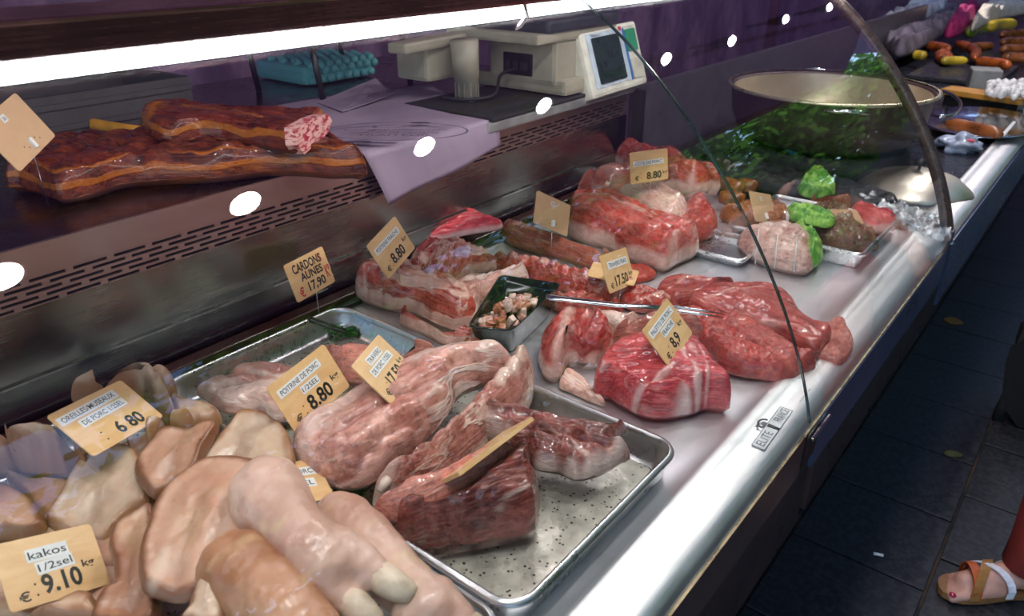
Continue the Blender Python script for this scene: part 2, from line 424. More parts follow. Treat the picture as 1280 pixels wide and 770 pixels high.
# ------------------------------------------------------------------ the counter
GP = [(.218, 0), (.222, .03), (.236, .07), (.262, .123), (.298, .19), (.34, .258), (.40, .337), (.458, .40), (.53, .46), (.613, .518)]
_g = np.array(GP); _s = np.r_[0, np.cumsum(np.hypot(*np.diff(_g, axis=0).T))]
_py = np.polyfit(_s, _g[:, 0], 4); _pz = np.polyfit(_s, _g[:, 1], 4)
def gprof(n=40, off=0.0, s0=0.0):
    S = np.linspace(s0, _s[-1], n); Y = np.polyval(_py, S); Z = np.polyval(_pz, S)
    ty, tz = np.polyval(np.polyder(_py), S), np.polyval(np.polyder(_pz), S); L = np.hypot(ty, tz)
    return [(a-c/l*off, b+d/l*off) for a, b, c, d, l in zip(Y, Z, tz, ty, L)]
def pane(x0, x1, parent, name='glass_pane'):
    n = 48; A = gprof(n, .002); B = gprof(n, -.002); vs = []; fs = []; fm = []
    for x in (x0, x1):
        for p in A+B: vs.append((x, p[0], p[1]))
    m = 2*n
    for j in range(n-1):
        fs.append((j, j+1, m+j+1, m+j)); fm.append(0)
        fs.append((n+j, m+n+j, m+n+j+1, n+j+1)); fm.append(0)
        for b in (0, m): fs.append((b+j, b+j+1, b+n+j+1, b+n+j)); fm.append(0)
    for j in (0, n-1): fs.append((j, n+j, m+n+j, m+j)); fm.append(0)
    o = mesh_obj(name, vs, fs, None, parent, True, [M['glass'], M['glass_edge']], fm)
    bm = bmesh.new(); bm.from_mesh(o.data); bmesh.ops.recalc_face_normals(bm, faces=bm.faces)
    for ed in bm.edges:
        if ed.calc_face_angle(0) > 1: ed.smooth = False
    bm.to_mesh(o.data); bm.free()
    return o
ct = empty('display_counter', (0, 0, 0), 'stainless steel refrigerated butcher display counter with curved front glass, in the foreground', 'counter')
X0, X1, XS = -.7, 1.815, .9255
deckp = [(1.0, 0.0), (.34, 0.0), (.315, .0005), (.298, .003), (.288, .008)]
extrude_profile('deck', deckp, X0, 1.80, M['deck'], ct, True, 30)
lipp = [(.288, .008), (.284, .0105), (.277, .011), (.270, .0085), (.262, .007), (.252, .0085), (.243, .0082), (.232, .0062), (.224, .002), (.2175, -.005), (.2165, -.012), (.2195, -.012), (.2195, -.006)]
extrude_profile('front_lip', lipp, X0, 1.80, M['lip'], ct, True, 60)
box('gilt_edge_trim', (.55, .2150, -.0135), (2.5, .003, .003), simple('gilt_trim', (.45, .38, .24), .3, 1.0), ct)
# fascia under the lip: brown near panel, bluish far panel
box('fascia_panel', ((X0+.915)/2, .217, -.048), (.915-X0, .006, .068), M['fascia'], ct)
box('fascia_panel', ((.975+1.80)/2, .2155, -.060), (1.80-.975, .006, .088), M['fasciab'], ct)['label'] = 'bluish fascia panel'
box('bracket', (.945, .2165, -.045), (.052, .008, .058), M['black'], ct)
box('hinge_plate', (.965, .209, -.026), (.075, .006, .006), M['chrome'], ct, bev=.002)
box('body', (.55, .75, -.50), (2.5, .70, .80), M['fascia'], ct)
box('under_shelf', (.55, .62, -.055), (2.5, .80, .06), M['fascia'], ct)
# back of the display well
box('deck_rail', (.55, 1.008, .008), (2.5, .028, .018), M['maroon'], ct, bev=.003)
box('rail_groove', (.55, .985, .004), (2.5, .016, .008), M['black'], ct)
box('back_panel', (.55, 1.043, .035), (2.5, .02, .066), M['wall_steel'], ct)['label'] = 'lower green-grey steel panel behind the deck'
box('panel_trim', (.55, 1.032, .0685), (2.5, .004, .003), M['chrome'], ct)
box('back_panel', (.55, 1.045, .117), (2.5, .02, .094), M['wall_steel'], ct)
def grille():
    bm = bmesh.new()
    x0, x1 = X0, 1.80; zs = [.1675, .1755, .1835, .1915, .1995]; hs = .0043
    z = .164
    for zc in zs+[None]:
        top = (zc-hs/2) if zc else .2045
        bm_box(bm, ((x0+x1)/2, 1.036, (z+top)/2), (x1-x0, .003, top-z)); z = (zc+hs/2) if zc else 0
    for r, zc in enumerate(zs):
        x = x0+(.0275 if r % 2 else 0)+.004*r
        while x < x1:
            bm_box(bm, (x, 1.036, zc), (.010, .003, hs)); x += .055
    bm_obj('air_grille', bm, M['grille'], ct)
    box('grille_recess', (.55, 1.050, .184), (2.5, .004, .05), M['black'], ct)
grille()
box('worktop_nosing', (.55, 1.036, .225), (2.5, .006, .041), M['grille'], ct)
box('worktop', (.55, 1.47, .236), (2.5, .862, .016), M['work'], ct)
box('nosing_rail', (1.5, 1.020, .236), (.60, .018, .022), simple('grey_nosing', (.42, .42, .42), .4, .6), ct, bev=.004)
box('back_wall_body', (.55, 1.5, -.35), (2.5, .80, 1.1), M['fascia'], ct)
# glass panes
pane(X0, XS-.0016, ct); pane(XS+.0016, X1-.012, ct)
def seam():
    A = gprof(48, .0016); B = gprof(48, -.0016); n = 48; vs = [(x, p[0], p[1]) for x in (XS-.0015, XS+.0015) for p in A+B]; m = 2*n; fs = []
    for j in range(n-1): fs += [(j, j+1, m+j+1, m+j), (n+j, m+n+j, m+n+j+1, n+j+1), (j, n+j, n+j+1, j+1), (m+j, m+j+1, m+n+j+1, m+n+j)]
    mesh_obj('glass_joint', vs, fs, M['glass_edge'], ct)
seam()
# end frame following the glass
def end_frame():
    vs = []; fs = []; A = gprof(40, .006); B = gprof(40, -.016); n = 40
    for x in (X1-.012, X1+.008):
        for p in A+B: vs.append((x, p[0], p[1]))
    m = 2*n
    for j in range(n-1):
        fs += [(j, j+1, m+j+1, m+j), (n+j, m+n+j, m+n+j+1, n+j+1), (j, n+j, n+j+1, j+1), (m+j, m+j+1, m+n+j+1, m+n+j)]
    mesh_obj('end_frame', vs, fs, simple('bronze_frame', (.10, .07, .065), .28, .7), ct, True)
    box('frame_foot', (X1-.002, .232, -.006), (.03, .04, .05), M['black'], ct)
    lathe('bolt', [(0, .004), (.006, .003), (.007, 0)], (X1-.002, .212, -.01), M['chrome'], ct, 12)
end_frame()
# top rail, its brackets
box('top_rail', (.55, .662, .5335), (2.5, .118, .026), M['rail'], ct, bev=.004)
box('end_post', (X0+.02, .69, .26), (.018, .03, .53), M['rail'], ct)
box('end_divider', (1.80, 1.0, .11), (.012, .03, .24), M['black'], ct)
# strip light
sl = empty('strip_light', (0, .662, .505), 'long white tubular strip light glowing under the top rail of the counter', 'lamp')
def strip():
    t = NT('led_glow'); o = t.obj()
    wv = t.n('ShaderNodeTexWave', Scale=22.0, Distortion=.5); t.set(wv.inputs['Vector'], o)
    e = t.n('ShaderNodeEmission', Color=(.90, .96, 1.0)); t.set(e.inputs['Strength'], t.ramp(wv.outputs['Fac'], 0, 1, TUBE_E*.8, TUBE_E*1.1))
    t.t.links.new(e.outputs[0], t.out.inputs[0])
    tube('tube', [(X0+.02, 0, 0), (1.78, 0, 0)], .0078, t.m, sl, 14)
    for x in (.02, .845, 1.7):
        tube('clip', [(x, .0, .020), (x, -.013, .008), (x+.004, -.015, -.004), (x, -.006, -.016), (x-.004, 0, -.02)], [.002, .0035, .003, .0035, .004], M['chrome'], sl, 8)
strip()
# maker's sticker on the lip
TXT = {}
def text_mesh(body, wid, hei, extr=.0002, off=0.0, align='C'):
    cu = bpy.data.curves.new('t', 'FONT'); cu.body = body; cu.size = 1; cu.offset = off; cu.extrude = 0; cu.resolution_u = 3
    ob = bpy.data.objects.new('t', cu); COL.objects.link(ob)
    bpy.context.view_layer.update()
    me = bpy.data.meshes.new_from_object(ob.evaluated_get(bpy.context.evaluated_depsgraph_get()))
    bpy.data.objects.remove(ob); bpy.data.curves.remove(cu)
    co = np.array([v.co for v in me.vertices]); mn, mx2 = co.min(0), co.max(0)
    sx = wid/(mx2[0]-mn[0]); sy = hei/(mx2[1]-mn[1])
    co = (co-(mn+mx2)/2)*[sx, sy, 1]; co[:, 2] = 0
    me.vertices.foreach_set('co', co.ravel()); me.name = 'lettering'; me.materials.clear(); return me
def put_text(parent, body, x, y, wid, hei, mat, z=.0012, rot=0.0, off=.0, name='lettering'):
    me = text_mesh(body, wid, hei, off=off); me.materials.append(mat)
    o = link(bpy.data.objects.new(name, me), parent); o.location = (x, y, z); o.rotation_euler = (0, 0, rot); return o
def poly2(name, pts, z, mat, parent, th=.0003):
    n = len(pts); vs = [(x, y, z) for x, y in pts]+[(x, y, z+th) for x, y in pts]
    fs = [tuple(range(n))[::-1], tuple(range(n, 2*n))]+[(i, (i+1) % n, n+(i+1) % n, n+i) for i in range(n)]
    return mesh_obj(name, vs, fs, mat, parent)
def sticker():
    p = PZ(965, 534, .0095); s = empty('maker_sticker', p, 'small maker sticker with a chef figure on the steel lip beside the glass joint', 'sticker')
    s.rotation_euler = (0, 0, math.radians(2)); s.rotation_euler.x = math.radians(3)
    fr = [(-.055, -.010), (.055, -.010), (.055, .008), (-.055, .008)]
    poly2('backing', fr, 0, simple('sticker_grey', (.80, .82, .82), .45), s)
    for a, b in (((-.055, -.010), (.055, -.0092)), ((-.055, .0072), (.055, .008)), ((-.055, -.01), (-.0542, .008)), ((.0542, -.01), (.055, .008))):
        poly2('border', [(a[0], a[1]), (b[0], a[1]), (b[0], b[1]), (a[0], b[1])], .0004, M['inkg'], s)
    put_text(s, 'ELITE', -.031, -.001, .036, .011, M['inkg'], .0008)
    put_text(s, 'FRANCE', .034, -.001, .034, .011, M['inkg'], .0008)
    arc = [(.013*math.cos(math.radians(a)), .010+.010*math.sin(math.radians(a))) for a in range(0, 181, 20)]
    inn = [(.009*math.cos(math.radians(a)), .010+.007*math.sin(math.radians(a))) for a in range(180, -1, -20)]
    poly2('hat', arc+inn, .0006, M['ink'], s); poly2('head', [(.005*math.cos(k*.785), .011+.004*math.sin(k*.785)) for k in range(8)], .0006, M['inkg'], s)
    poly2('figure', [(-.004, .006), (.004, .006), (.003, -.010), (-.002, -.010)], .0009, M['ink'], s)
    q = PZ(1005, 496, .0095); s2 = empty('serial_sticker', q, 'tiny printed strip on the steel lip just beyond the glass joint', 'sticker')
    put_text(s2, '- IIIIIII - III', 0, 0, .05, .003, M['inkg'], .001)
sticker()

# ------------------------------------------------------------------ slab builder for cuts of meat
_rs = np.random.RandomState(11); _perm = _rs.permutation(256); _perm = np.r_[_perm, _perm, _perm]
_gr = _rs.randn(256, 3); _gr /= np.linalg.norm(_gr, axis=1)[:, None]
def pn(P):
    """vectorised gradient noise, about -1..1"""
    P = np.asarray(P, float)+1000.0; i = np.floor(P).astype(int); f = P-i; i &= 255
    w_ = f*f*f*(f*(f*6-15)+10); out = 0
    for dx in (0, 1):
        for dy in (0, 1):
            for dz in (0, 1):
                g = _gr[_perm[_perm[_perm[i[:, 0]+dx]+i[:, 1]+dy]+i[:, 2]+dz]]
                d = (g*(f-[dx, dy, dz])).sum(1)
                out = out+d*(w_[:, 0] if dx else 1-w_[:, 0])*(w_[:, 1] if dy else 1-w_[:, 1])*(w_[:, 2] if dz else 1-w_[:, 2])
    return out*1.5
def slab(name, outline, label, cat, mat, z0=0.0, z1=None, t=.03, re=None, crown=.0, lump=(.004, 30), fold=None, ribs=None,
         grain=None, fat=(), dark=(), groove=(), N=190, MR=44, jag=.0015, group=None, world=False, parent=None, under=.25, cup=0.0, seed=None, curl=None, lip=None):
    z1 = z0 if z1 is None else z1
    P = np.array(outline, float)
    seed = seed if seed is not None else (sum(P[:, 0])*.37+sum(P[:, 1])*.11) % 97
    if world: W = np.c_[P, np.full(len(P), z0)]
    else:
        nn = len(P); area = .5*sum(P[i][0]*P[(i+1) % nn][1]-P[(i+1) % nn][0]*P[i][1] for i in range(nn))
        y0, y1 = P[:, 1].min(), P[:, 1].max(); W = []
        for i in range(nn):
            d = P[(i+1) % nn]-P[i-1]; nx, ny = d[1], -d[0]
            if area < 0: nx, ny = -nx, -ny
            up = -ny/(math.hypot(nx, ny)+1e-9)
            zb = z0+(z1-z0)*(y1-P[i][1])/(y1-y0)
            zf = .40+.38*up
            q = PZ(P[i][0], P[i][1], zb+t*zf); W.append((q.x, q.y, zb))
        W = np.array(W)
    O = smooth_closed(W, N)
    c = O.mean(0); U, S_, Vt = np.linalg.svd(O[:, :2]-c[:2]); ax = Vt[0]
    if grain is not None:
        if isinstance(grain, tuple): a = np.array(PZ(*grain[1], z0))-np.array(PZ(*grain[0], z0)); g = a[:2]/np.linalg.norm(a[:2])
        else: g = np.array([math.cos(grain), math.sin(grain)])
    else: g = ax
    gp = np.array([-g[1], g[0]]); pp = np.array([-ax[1], ax[0]])
    u = (O[:, :2]-c[:2])@ax; v = (O[:, :2]-c[:2])@pp
    hw = (v.max()-v.min())/2; hl = max(0.0, (u.max()-u.min())/2-hw); um = (u.max()+u.min())/2; vm = (v.max()+v.min())/2
    sp = np.clip(u-um, -hl, hl)+um
    wg = np.exp(-((u[None, :]-sp[:, None])/max(hw*.7, .008))**2); wv = (wg*v[None, :]).sum(1)/wg.sum(1)
    spx = c[:2]+np.outer(sp, ax)+np.outer(wv, pp)
    A = np.c_[O[:, :2]*0+1, O[:, 0]]  # plane fit of base height
    Am = np.c_[O[:, 0], O[:, 1], np.ones(N)]; co_, *_ = np.linalg.lstsq(Am, O[:, 2], rcond=None)
    spz = np.c_[spx, np.ones(N)]@co_
    re = re or min(t*.6, .026); re = min(re, hw*.95)
    feats = []
    for kind, lst in (('f', fat), ('d', dark), ('g', groove)):
        for it in lst:
            pl, wd = (it[0] if len(it[0]) > 1 else [it[0][0], (it[0][0][0]+.5, it[0][0][1])]), it[1]; amp = it[2] if len(it) > 2 else 1.0
            pts = np.array([(lambda q: (q.x, q.y))(PZ(a, b, z0+(z1-z0)*.5+t*.75)) for a, b in pl]) if not world else np.array(pl, float)
            feats.append((kind, pts, wd, amp))
    def dseg(P, pts):
        best = np.full(len(P), 1e9)
        for a, b in zip(pts[:-1], pts[1:]):
            ab = b-a; k = np.clip((P-a)@ab/(ab@ab+1e-12), 0, 1); best = np.minimum(best, np.hypot(*(P-a-k[:, None]*ab).T))
        return best
    rs = np.array([((j/MR)**1.35) for j in range(MR+1)])
    r = np.repeat(rs, N); E = np.tile(O, (MR+1, 1)); I = np.tile(spx, (MR+1, 1)); IZ = np.tile(spz, MR+1)
    sv = np.array([seed*1.7, seed*.9, seed*.3])
    p = E[:, :2]*(1-r)[:, None]+I*r[:, None]; zb = E[:, 2]*(1-r)+IZ*r
    dirn = E[:, :2]-I; dl = np.hypot(*dirn.T)+1e-9; d = r*dl
    q = np.minimum(1, d/re); h = np.sqrt(np.maximum(0, 1-(1-q)**2))
    p3 = lambda A, z=0.0: np.c_[A, np.full(len(A), z)]
    k = pn(p3(p*38, seed))+.6*pn(p3(p*110, seed+5.3))
    pos = p3(p); p = p+dirn/dl[:, None]*(k*jag*(1-q*.6)*(q < 1))[:, None]
    uu, vv = (p-c[:2])@g, (p-c[:2])@gp
    H = t*h+crown*r*h+(cup*r*r)
    w_ = np.minimum(1, q*1.3)
    H = H+lump[0]*(pn(pos*lump[1]+sv)+.5*pn(pos*lump[1]*2.3+sv))*w_
    H = H+min(lump[0]*.12, .0006)*pn(pos*130+sv)*w_
    if fold:
        fv = vv+.008*pn(pos*18+sv); n2 = pn(np.c_[uu*(fold[2] if len(fold) > 2 else 8), fv*fold[1], np.full(len(uu), seed)])
        H = H+fold[0]*(1-2.2*np.abs(n2))*w_
    if lip: H = H+lip[0]*np.exp(-((d-lip[1]*.8)/lip[1])**2)*(1+.6*pn(p3(p*22, seed+3)))
    if ribs: H = H+ribs[0]*np.abs(np.sin(uu*math.pi/ribs[1]+.9*pn(pos*9+sv)))*w_
    ft = np.zeros(len(r)); dk = np.zeros(len(r)); nz = .0045*pn(pos*60+sv)+.004*pn(pos*21+sv)
    for kind, pts, wd, amp in feats:
        ds = dseg(p, pts)+nz
        if kind == 'f': ft = np.maximum(ft, amp*np.clip(1.4-ds/wd, 0, 1)); H = H+.0015*np.maximum(0, 1-ds/wd)
        elif kind == 'd': dk = np.maximum(dk, amp*np.clip(1.4-ds/wd, 0, 1))
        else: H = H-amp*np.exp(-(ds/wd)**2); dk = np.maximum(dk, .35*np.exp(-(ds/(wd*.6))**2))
    verts = np.c_[p, zb+np.maximum(H, .0008)+.18*t*(1-h)].tolist()
    er = d.tolist(); hz = h.tolist(); ft = ft.tolist(); dk = dk.tolist()
    gc = np.c_[uu+seed*.31, vv+seed*.17, zb+H+seed*.05].tolist()
    base = len(verts)
    for r in (.0, .12, .5):
        pass
    # underside: two rings tucked in
    for r, zz in ((.10, .0), (.45, .0)):
        for i in range(N):
            e = O[i]; p = e[:2]*(1-r)+spx[i]*r; zb = e[2]*(1-r)+spz[i]*r
            verts.append((p[0], p[1], zb+zz)); er.append(0); hz.append(0); ft.append(0); dk.append(.3); gc.append((p[0]+seed, p[1], zb))
    faces = []
    for j in range(MR):
        for i in range(N):
            a, b = j*N+i, j*N+(i+1) % N; faces.append((a, b, b+N, a+N))
    # stitch: ring0 -> under ring A -> under ring B -> cap
    for i in range(N):
        i2 = (i+1) % N
        faces.append((i, base+i, base+i2, i2)); faces.append((base+i, base+N+i, base+N+i2, base+i2))
    faces.append(tuple(base+N+i for i in range(N)))
    top = MR*N; H2 = N//2
    o = mesh_obj(name, verts, faces, mat, parent, True)
    me = o.data
    for nm, arr in (('er', er), ('hz', hz), ('ft', ft), ('dk', dk)):
        at = me.attributes.new(nm, 'FLOAT', 'POINT'); at.data.foreach_set('value', arr)
    at = me.attributes.new('gc', 'FLOAT_VECTOR', 'POINT'); at.data.foreach_set('vector', [x for g_ in gc for x in g_])
    bm = bmesh.new(); bm.from_mesh(me)
    bmesh.ops.remove_doubles(bm, verts=bm.verts, dist=.00005); bmesh.ops.recalc_face_normals(bm, faces=bm.faces); bm.to_mesh(me); bm.free()
    me.polygons.foreach_set('use_smooth', [True]*len(me.polygons))
    if parent is None: tag(o, label, cat, group)
    return o
# MEATS-BEGIN
# ------------------------------------------------------------------ trays
def rrect(hx, hy, r, n=8):
    out = []
    for cx, cy, a0 in ((hx-r, hy-r, 0), (-hx+r, hy-r, 90), (-hx+r, -hy+r, 180), (hx-r, -hy+r, 270)):
        for k in range(n+1):
            a = math.radians(a0+90*k/n); out.append((cx+r*math.cos(a), cy+r*math.sin(a)))
    return out
def loft_rr(name, hx, hy, r, prof, mat, parent, cap=True, rot=0):
    vs = []; fs = []; m = None
    for ins, z in prof:
        p = rrect(hx-ins, hy-ins, max(r-ins, .004)); m = len(p)
        vs += [(x, y, z) for x, y in p]
    for i in range(len(prof)-1):
        for j in range(m): fs.append((i*m+j, i*m+(j+1) % m, (i+1)*m+(j+1) % m, (i+1)*m+j))
    if cap: fs.append(tuple((len(prof)-1)*m+j for j in range(m)))
    o = mesh_obj(name, vs, fs, mat, parent, True)
    bm = bmesh.new(); bm.from_mesh(o.data); bmesh.ops.recalc_face_normals(bm, faces=bm.faces)
    for ed in bm.edges:
        if ed.calc_face_angle(0) > .9: ed.smooth = False
    bm.to_mesh(o.data); bm.free(); return o
t = NT('tray_floor'); o = t.obj()
vo = t.n('ShaderNodeTexVoronoi', Scale=135.0, Randomness=1.0); t.set(vo.inputs['Vector'], o)
sp = t.ramp(vo.outputs['Distance'], .17, .26, 1, 0)
rnd = t.noise(o, 75, 2, .6); sp = t.math('MULTIPLY', sp, t.ramp(rnd, .36, .44))
c = t.mix(t.ramp(t.noise(o, 14, 4, .65), .35, .65), (.36, .34, .29), (.58, .55, .47))
c = t.mix(t.ramp(t.noise(o, 60, 4, .7), .55, .7, 0, .5), c, (.22, .19, .13))
c = t.mix(sp, c, (.02, .016, .012))
t.pbr(Base__Color=c, Roughness=t.ramp(t.noise(o, 30, 3), .35, .65, .25, .5), Metallic=.45, Normal=t.bump(t.noise(o, 90, 3), .25, .002)); M['tray_floor'] = t.m
def tray(x0, x1, y0, y1, label, mat, fmat, h=.040, z=0.0, name='metal_tray', rot=0, r=.035):
    e = empty(name, ((x0+x1)/2, (y0+y1)/2, z+.0005), label, 'tray'); hx, hy = (x1-x0)/2, (y1-y0)/2
    loft_rr('pan', hx, hy, r, [(.013, 0), (.010, .004), (.0055, h-.008), (.007, h-.008), (.0135, .006), (.020, .0022)], mat, e, cap=False)
    loft_rr('tray_floor', hx-.0195, hy-.0195, r-.012, [(0, .0022), (.05, .0016)], fmat, e)
    loft_rr('rolled_rim', hx, hy, r, [(.007, h-.008), (.001, h-.007), (-.001, h-.003), (.001, h), (.005, h+.001), (.0085, h-.002), (.0085, h-.008), (.0065, h-.009)], mat, e, cap=False)
    e.rotation_euler.z = rot
    return e
tray(.392, .722, .305, .938, 'dented aluminium tray with speckled floor holding salted pork racks', M['tray'], M['tray_floor'])
tray(.050, .386, .305, .955, 'aluminium tray under the pig ears and trotters', M['tray'], M['tray_floor'])

# ------------------------------------------------------------------ meat materials
M['rack'] = meat('salted_pork', (.24, .06, .045), (.48, .19, .15), (.72, .52, .43), .52, 1.0, (9, 34, 30), edge=.004, gloss=.28, sss=.14)
M['racktop'] = meat('salted_pork_pale', (.40, .14, .11), (.60, .31, .25), (.78, .60, .52), .70, .7, (6, 24, 22), gloss=.26, sss=.16)
M['darklean'] = meat('salted_lean_dark', (.09, .015, .012), (.24, .055, .04), (.58, .42, .36), .22, 1.1, (8, 36, 30), gloss=.22)
M['leanpink'] = meat('salted_lean_pink', (.38, .10, .075), (.55, .20, .15), (.76, .58, .50), .28, .8, (9, 50, 40), gloss=.28)
M['belly'] = meat('fresh_belly', (.26, .018, .015), (.50, .085, .06), (.66, .40, .32), .66, .9, (7, 40, 30), edge=.003, layers=(9, 8, .03), gloss=.3)
M['loin'] = meat('loin', (.28, .05, .03), (.42, .11, .07), (.70, .46, .38), .25, .7, (6, 40, 40), gloss=.3)
M['ribs'] = meat('fresh_ribs', (.24, .012, .01), (.44, .05, .04), (.70, .42, .34), .55, 1.2, (22, 22, 20), gloss=.26)
M['carre'] = meat('rack_of_pork', (.30, .015, .015), (.52, .07, .055), (.70, .44, .37), .45, .8, (8, 30, 26), edge=.003, gloss=.26)
M['shoulder'] = meat('shoulder', (.34, .014, .022), (.50, .05, .055), (.76, .50, .46), .16, .9, (10, 50, 40), gloss=.32, gran=.7)
M['fillet'] = meat('fillet', (.26, .025, .02), (.42, .075, .058), (.62, .33, .28), .26, .7, (4, 46, 40), gloss=.3, blotch=.2)
M['filletd'] = meat('fillet_red', (.26, .014, .01), (.42, .045, .03), (.58, .28, .2), .18, .8, (4, 50, 40), gloss=.26, blotch=.25)
M['fatp'] = meat('fat_cap', (.52, .24, .19), (.66, .42, .34), (.78, .62, .52), .6, .7, (7, 30, 30), gloss=.3, sss=.2)
M['pinkslab'] = meat('bright_lean', (.46, .015, .03), (.62, .045, .06), (.80, .50, .46), .12, .7, (5, 40, 40), edge=.002, gloss=.25)
M['smoked'] = meat('smoked_rind', (.05, .007, .004), (.15, .020, .005), (.34, .09, .010), .30, .9, (5, 30, 34), layers=(11, 6, .012), gloss=.30, sss=.04, coat=.3)
M['smokedt'] = meat('smoked_bacon', (.055, .008, .005), (.17, .022, .007), (.36, .11, .016), .26, .8, (4, 34, 30), layers=(7, 7, .008), gloss=.30, sss=.04, coat=.3)
M['bone'] = simple('bone_fat', (.68, .54, .46), .35, sc=40, bump=.3)
M['skinA'] = skin('ear_skin', (.40, .18, .105), (.56, .33, .225), (.16, .05, .018), pink=(.56, .22, .15), yel=(.64, .42, .20))
M['skinB'] = skin('ear_skin_pale', (.46, .29, .19), (.60, .43, .31), (.28, .12, .05), pink=(.58, .31, .22), yel=(.60, .46, .26))
M['skinC'] = skin('snout_skin', (.42, .22, .14), (.58, .36, .26), (.28, .11, .05), pink=(.52, .22, .17))
M['trot'] = skin('trotter_skin', (.45, .24, .175), (.63, .41, .325), (.4, .2, .1), pink=(.58, .25, .19), attrs=False)
M['trotb'] = skin('trotter_skin_brown', (.30, .12, .055), (.50, .25, .14), (.3, .1, .05), pink=(.45, .17, .10), attrs=False)
M['hoof'] = simple('hoof', (.58, .46, .34), .35, var=.25, sc=50, bump=.3)
M['sausage'] = meat('sausage', (.20, .05, .015), (.36, .12, .03), (.5, .25, .1), .2, 1.2, gloss=.22, sss=.03)
M['green'] = None
t = NT('lettuce'); o = t.attr('gc', False)
c = t.mix(t.ramp(t.noise(o, 30, 4), .35, .65), (.07, .26, .03), (.34, .58, .10)); t.pbr(Base__Color=c, Roughness=.4, Normal=t.bump(t.noise(o, 90, 3), .6, .003)); M['green'] = t.m
M['herb'] = simple('parsley', (.03, .14, .02), .5, var=.5, sc=50)
t = NT('foil'); o = t.obj(); n = t.noise(o, 55, 4, .7, 1.0)
t.pbr(Base__Color=(.75, .76, .78), Metallic=1.0, Roughness=.2, Normal=t.bump(n, 1.0, .008)); M['foil'] = t.m

# ------------------------------------------------------------------ pig ears and snouts in the near tray
EARS = 'salted pig ears and snouts'
slab('pig_snout', [(-25, 548), (-5, 545), (14, 552), (26, 566), (22, 590), (-5, 600), (-25, 598)], 'pale snout piece cut by the left edge of the picture, above the blue-lit ear', 'snout', M['skinC'], .05, .06, t=.04, crown=.02, group=EARS)
slab('pig_snout', [(8, 598), (20, 588), (60, 592), (100, 600), (108, 622), (85, 645), (55, 655), (30, 632)], 'flat pink skin flap below the snout with folded lips', 'pork skin', M['skinC'], .035, .045, t=.02, group=EARS)
slab('pig_snout', [(12, 558), (22, 542), (50, 534), (76, 543), (100, 560), (108, 575), (98, 592), (80, 600), (50, 598), (25, 588)], 'folded pig snout with dark nostril and lips, left of the ear tag', 'snout', M['skinC'], .06, .08, t=.045, crown=.01, fold=(.007, 60, 6),
     dark=[([(84, 556), (92, 562)], .006, 1.0), ([(68, 568), (80, 574), (90, 572)], .003, .8)], groove=[([(60, 560), (78, 570), (95, 574)], .005, .008), ([(84, 556), (91, 563)], .006, .014), ([(30, 560), (50, 575), (75, 588)], .006, .006)], group=EARS)
slab('pig_ear', [(-25, 608), (0, 606), (22, 612), (45, 628), (57, 648), (56, 668), (30, 676), (0, 680), (-25, 684)], 'pig ear at the left edge above the near price tag, washed in blue reflection', 'pig ear', M['skinA'], .045, .055, t=.010, crown=0.011, lump=(.0035, 14), re=.006, lip=(.003, .007), group=EARS)
slab('pig_snout', [(88, 494), (112, 480), (150, 468), (175, 462), (197, 456), (214, 464), (220, 488), (214, 500), (222, 525), (207, 534), (190, 524), (176, 505), (150, 505), (110, 505)], 'pale pig snout piece with dark hole behind the ear tag, at the back rail', 'snout', M['skinB'], .05, .075, t=.035, crown=.015, fold=(.006, 40, 6),
     dark=[([(178, 486), (186, 494)], .007, 1.0)], groove=[([(176, 484), (186, 496)], .009, .018), ([(190, 470), (205, 485), (212, 505)], .006, .008)], group=EARS)
slab('pig_ear', [(212, 494), (235, 496), (256, 500), (272, 508), (278, 528), (262, 542), (236, 542), (218, 528)], 'small pale ear scrap between the snout and the pork belly slab', 'pig ear', M['skinB'], .05, .06, t=.02, fold=(.003, 60), group=EARS)
slab('pig_ear', [(186, 562), (183, 540), (190, 526), (206, 523), (226, 527), (244, 532), (222, 542), (200, 562)], 'curled ear tip standing behind the ear tag pin', 'pig ear', M['skinB'], .075, .085, t=.03, crown=0.005, groove=[([(196, 545), (205, 534), (225, 532)], .006, .018)], lump=(.0035, 14), re=.006, lip=(.003, .007), group=EARS)
slab('pig_ear', [(284, 535), (300, 516), (322, 514), (345, 523), (362, 546), (369, 580), (350, 605), (300, 605), (262, 596), (248, 582), (266, 554)], 'rounded pig ear with orange-brown rim, just below the large belly tag', 'pig ear', M['skinB'], .065, .085, t=.010, crown=0.009, jag=.0006, groove=[([(285, 585), (310, 545), (335, 535)], .012, .007)], lump=(.0035, 14), re=.006, lip=(.003, .007), group=EARS)
slab('pig_ear', [(274, 533), (250, 529), (222, 531), (200, 537), (186, 556), (171, 577), (169, 598), (180, 614), (196, 627), (223, 608), (246, 594), (260, 566)], 'pig ear bent over beside the pin of the ear tag', 'pig ear', M['skinA'], .07, .095, t=.010, crown=0.010, jag=.0006, groove=[([(240, 540), (222, 565), (215, 595)], .014, .008)], lump=(.0035, 14), re=.006, lip=(.003, .007), group=EARS)
slab('pig_ear', [(188, 628), (182, 592), (172, 566), (154, 555), (133, 560), (109, 568), (90, 590), (73, 622), (58, 650), (70, 668), (105, 680), (128, 684), (146, 665), (170, 646)], 'smooth pale grey-beige pig ear between the two large price tags', 'pig ear', M['skinB'], .035, .08, t=.010, crown=0.012, jag=.0006, groove=[([(90, 690), (110, 640), (140, 600)], .018, .008)], lump=(.0035, 14), re=.006, lip=(.003, .007), group=EARS)
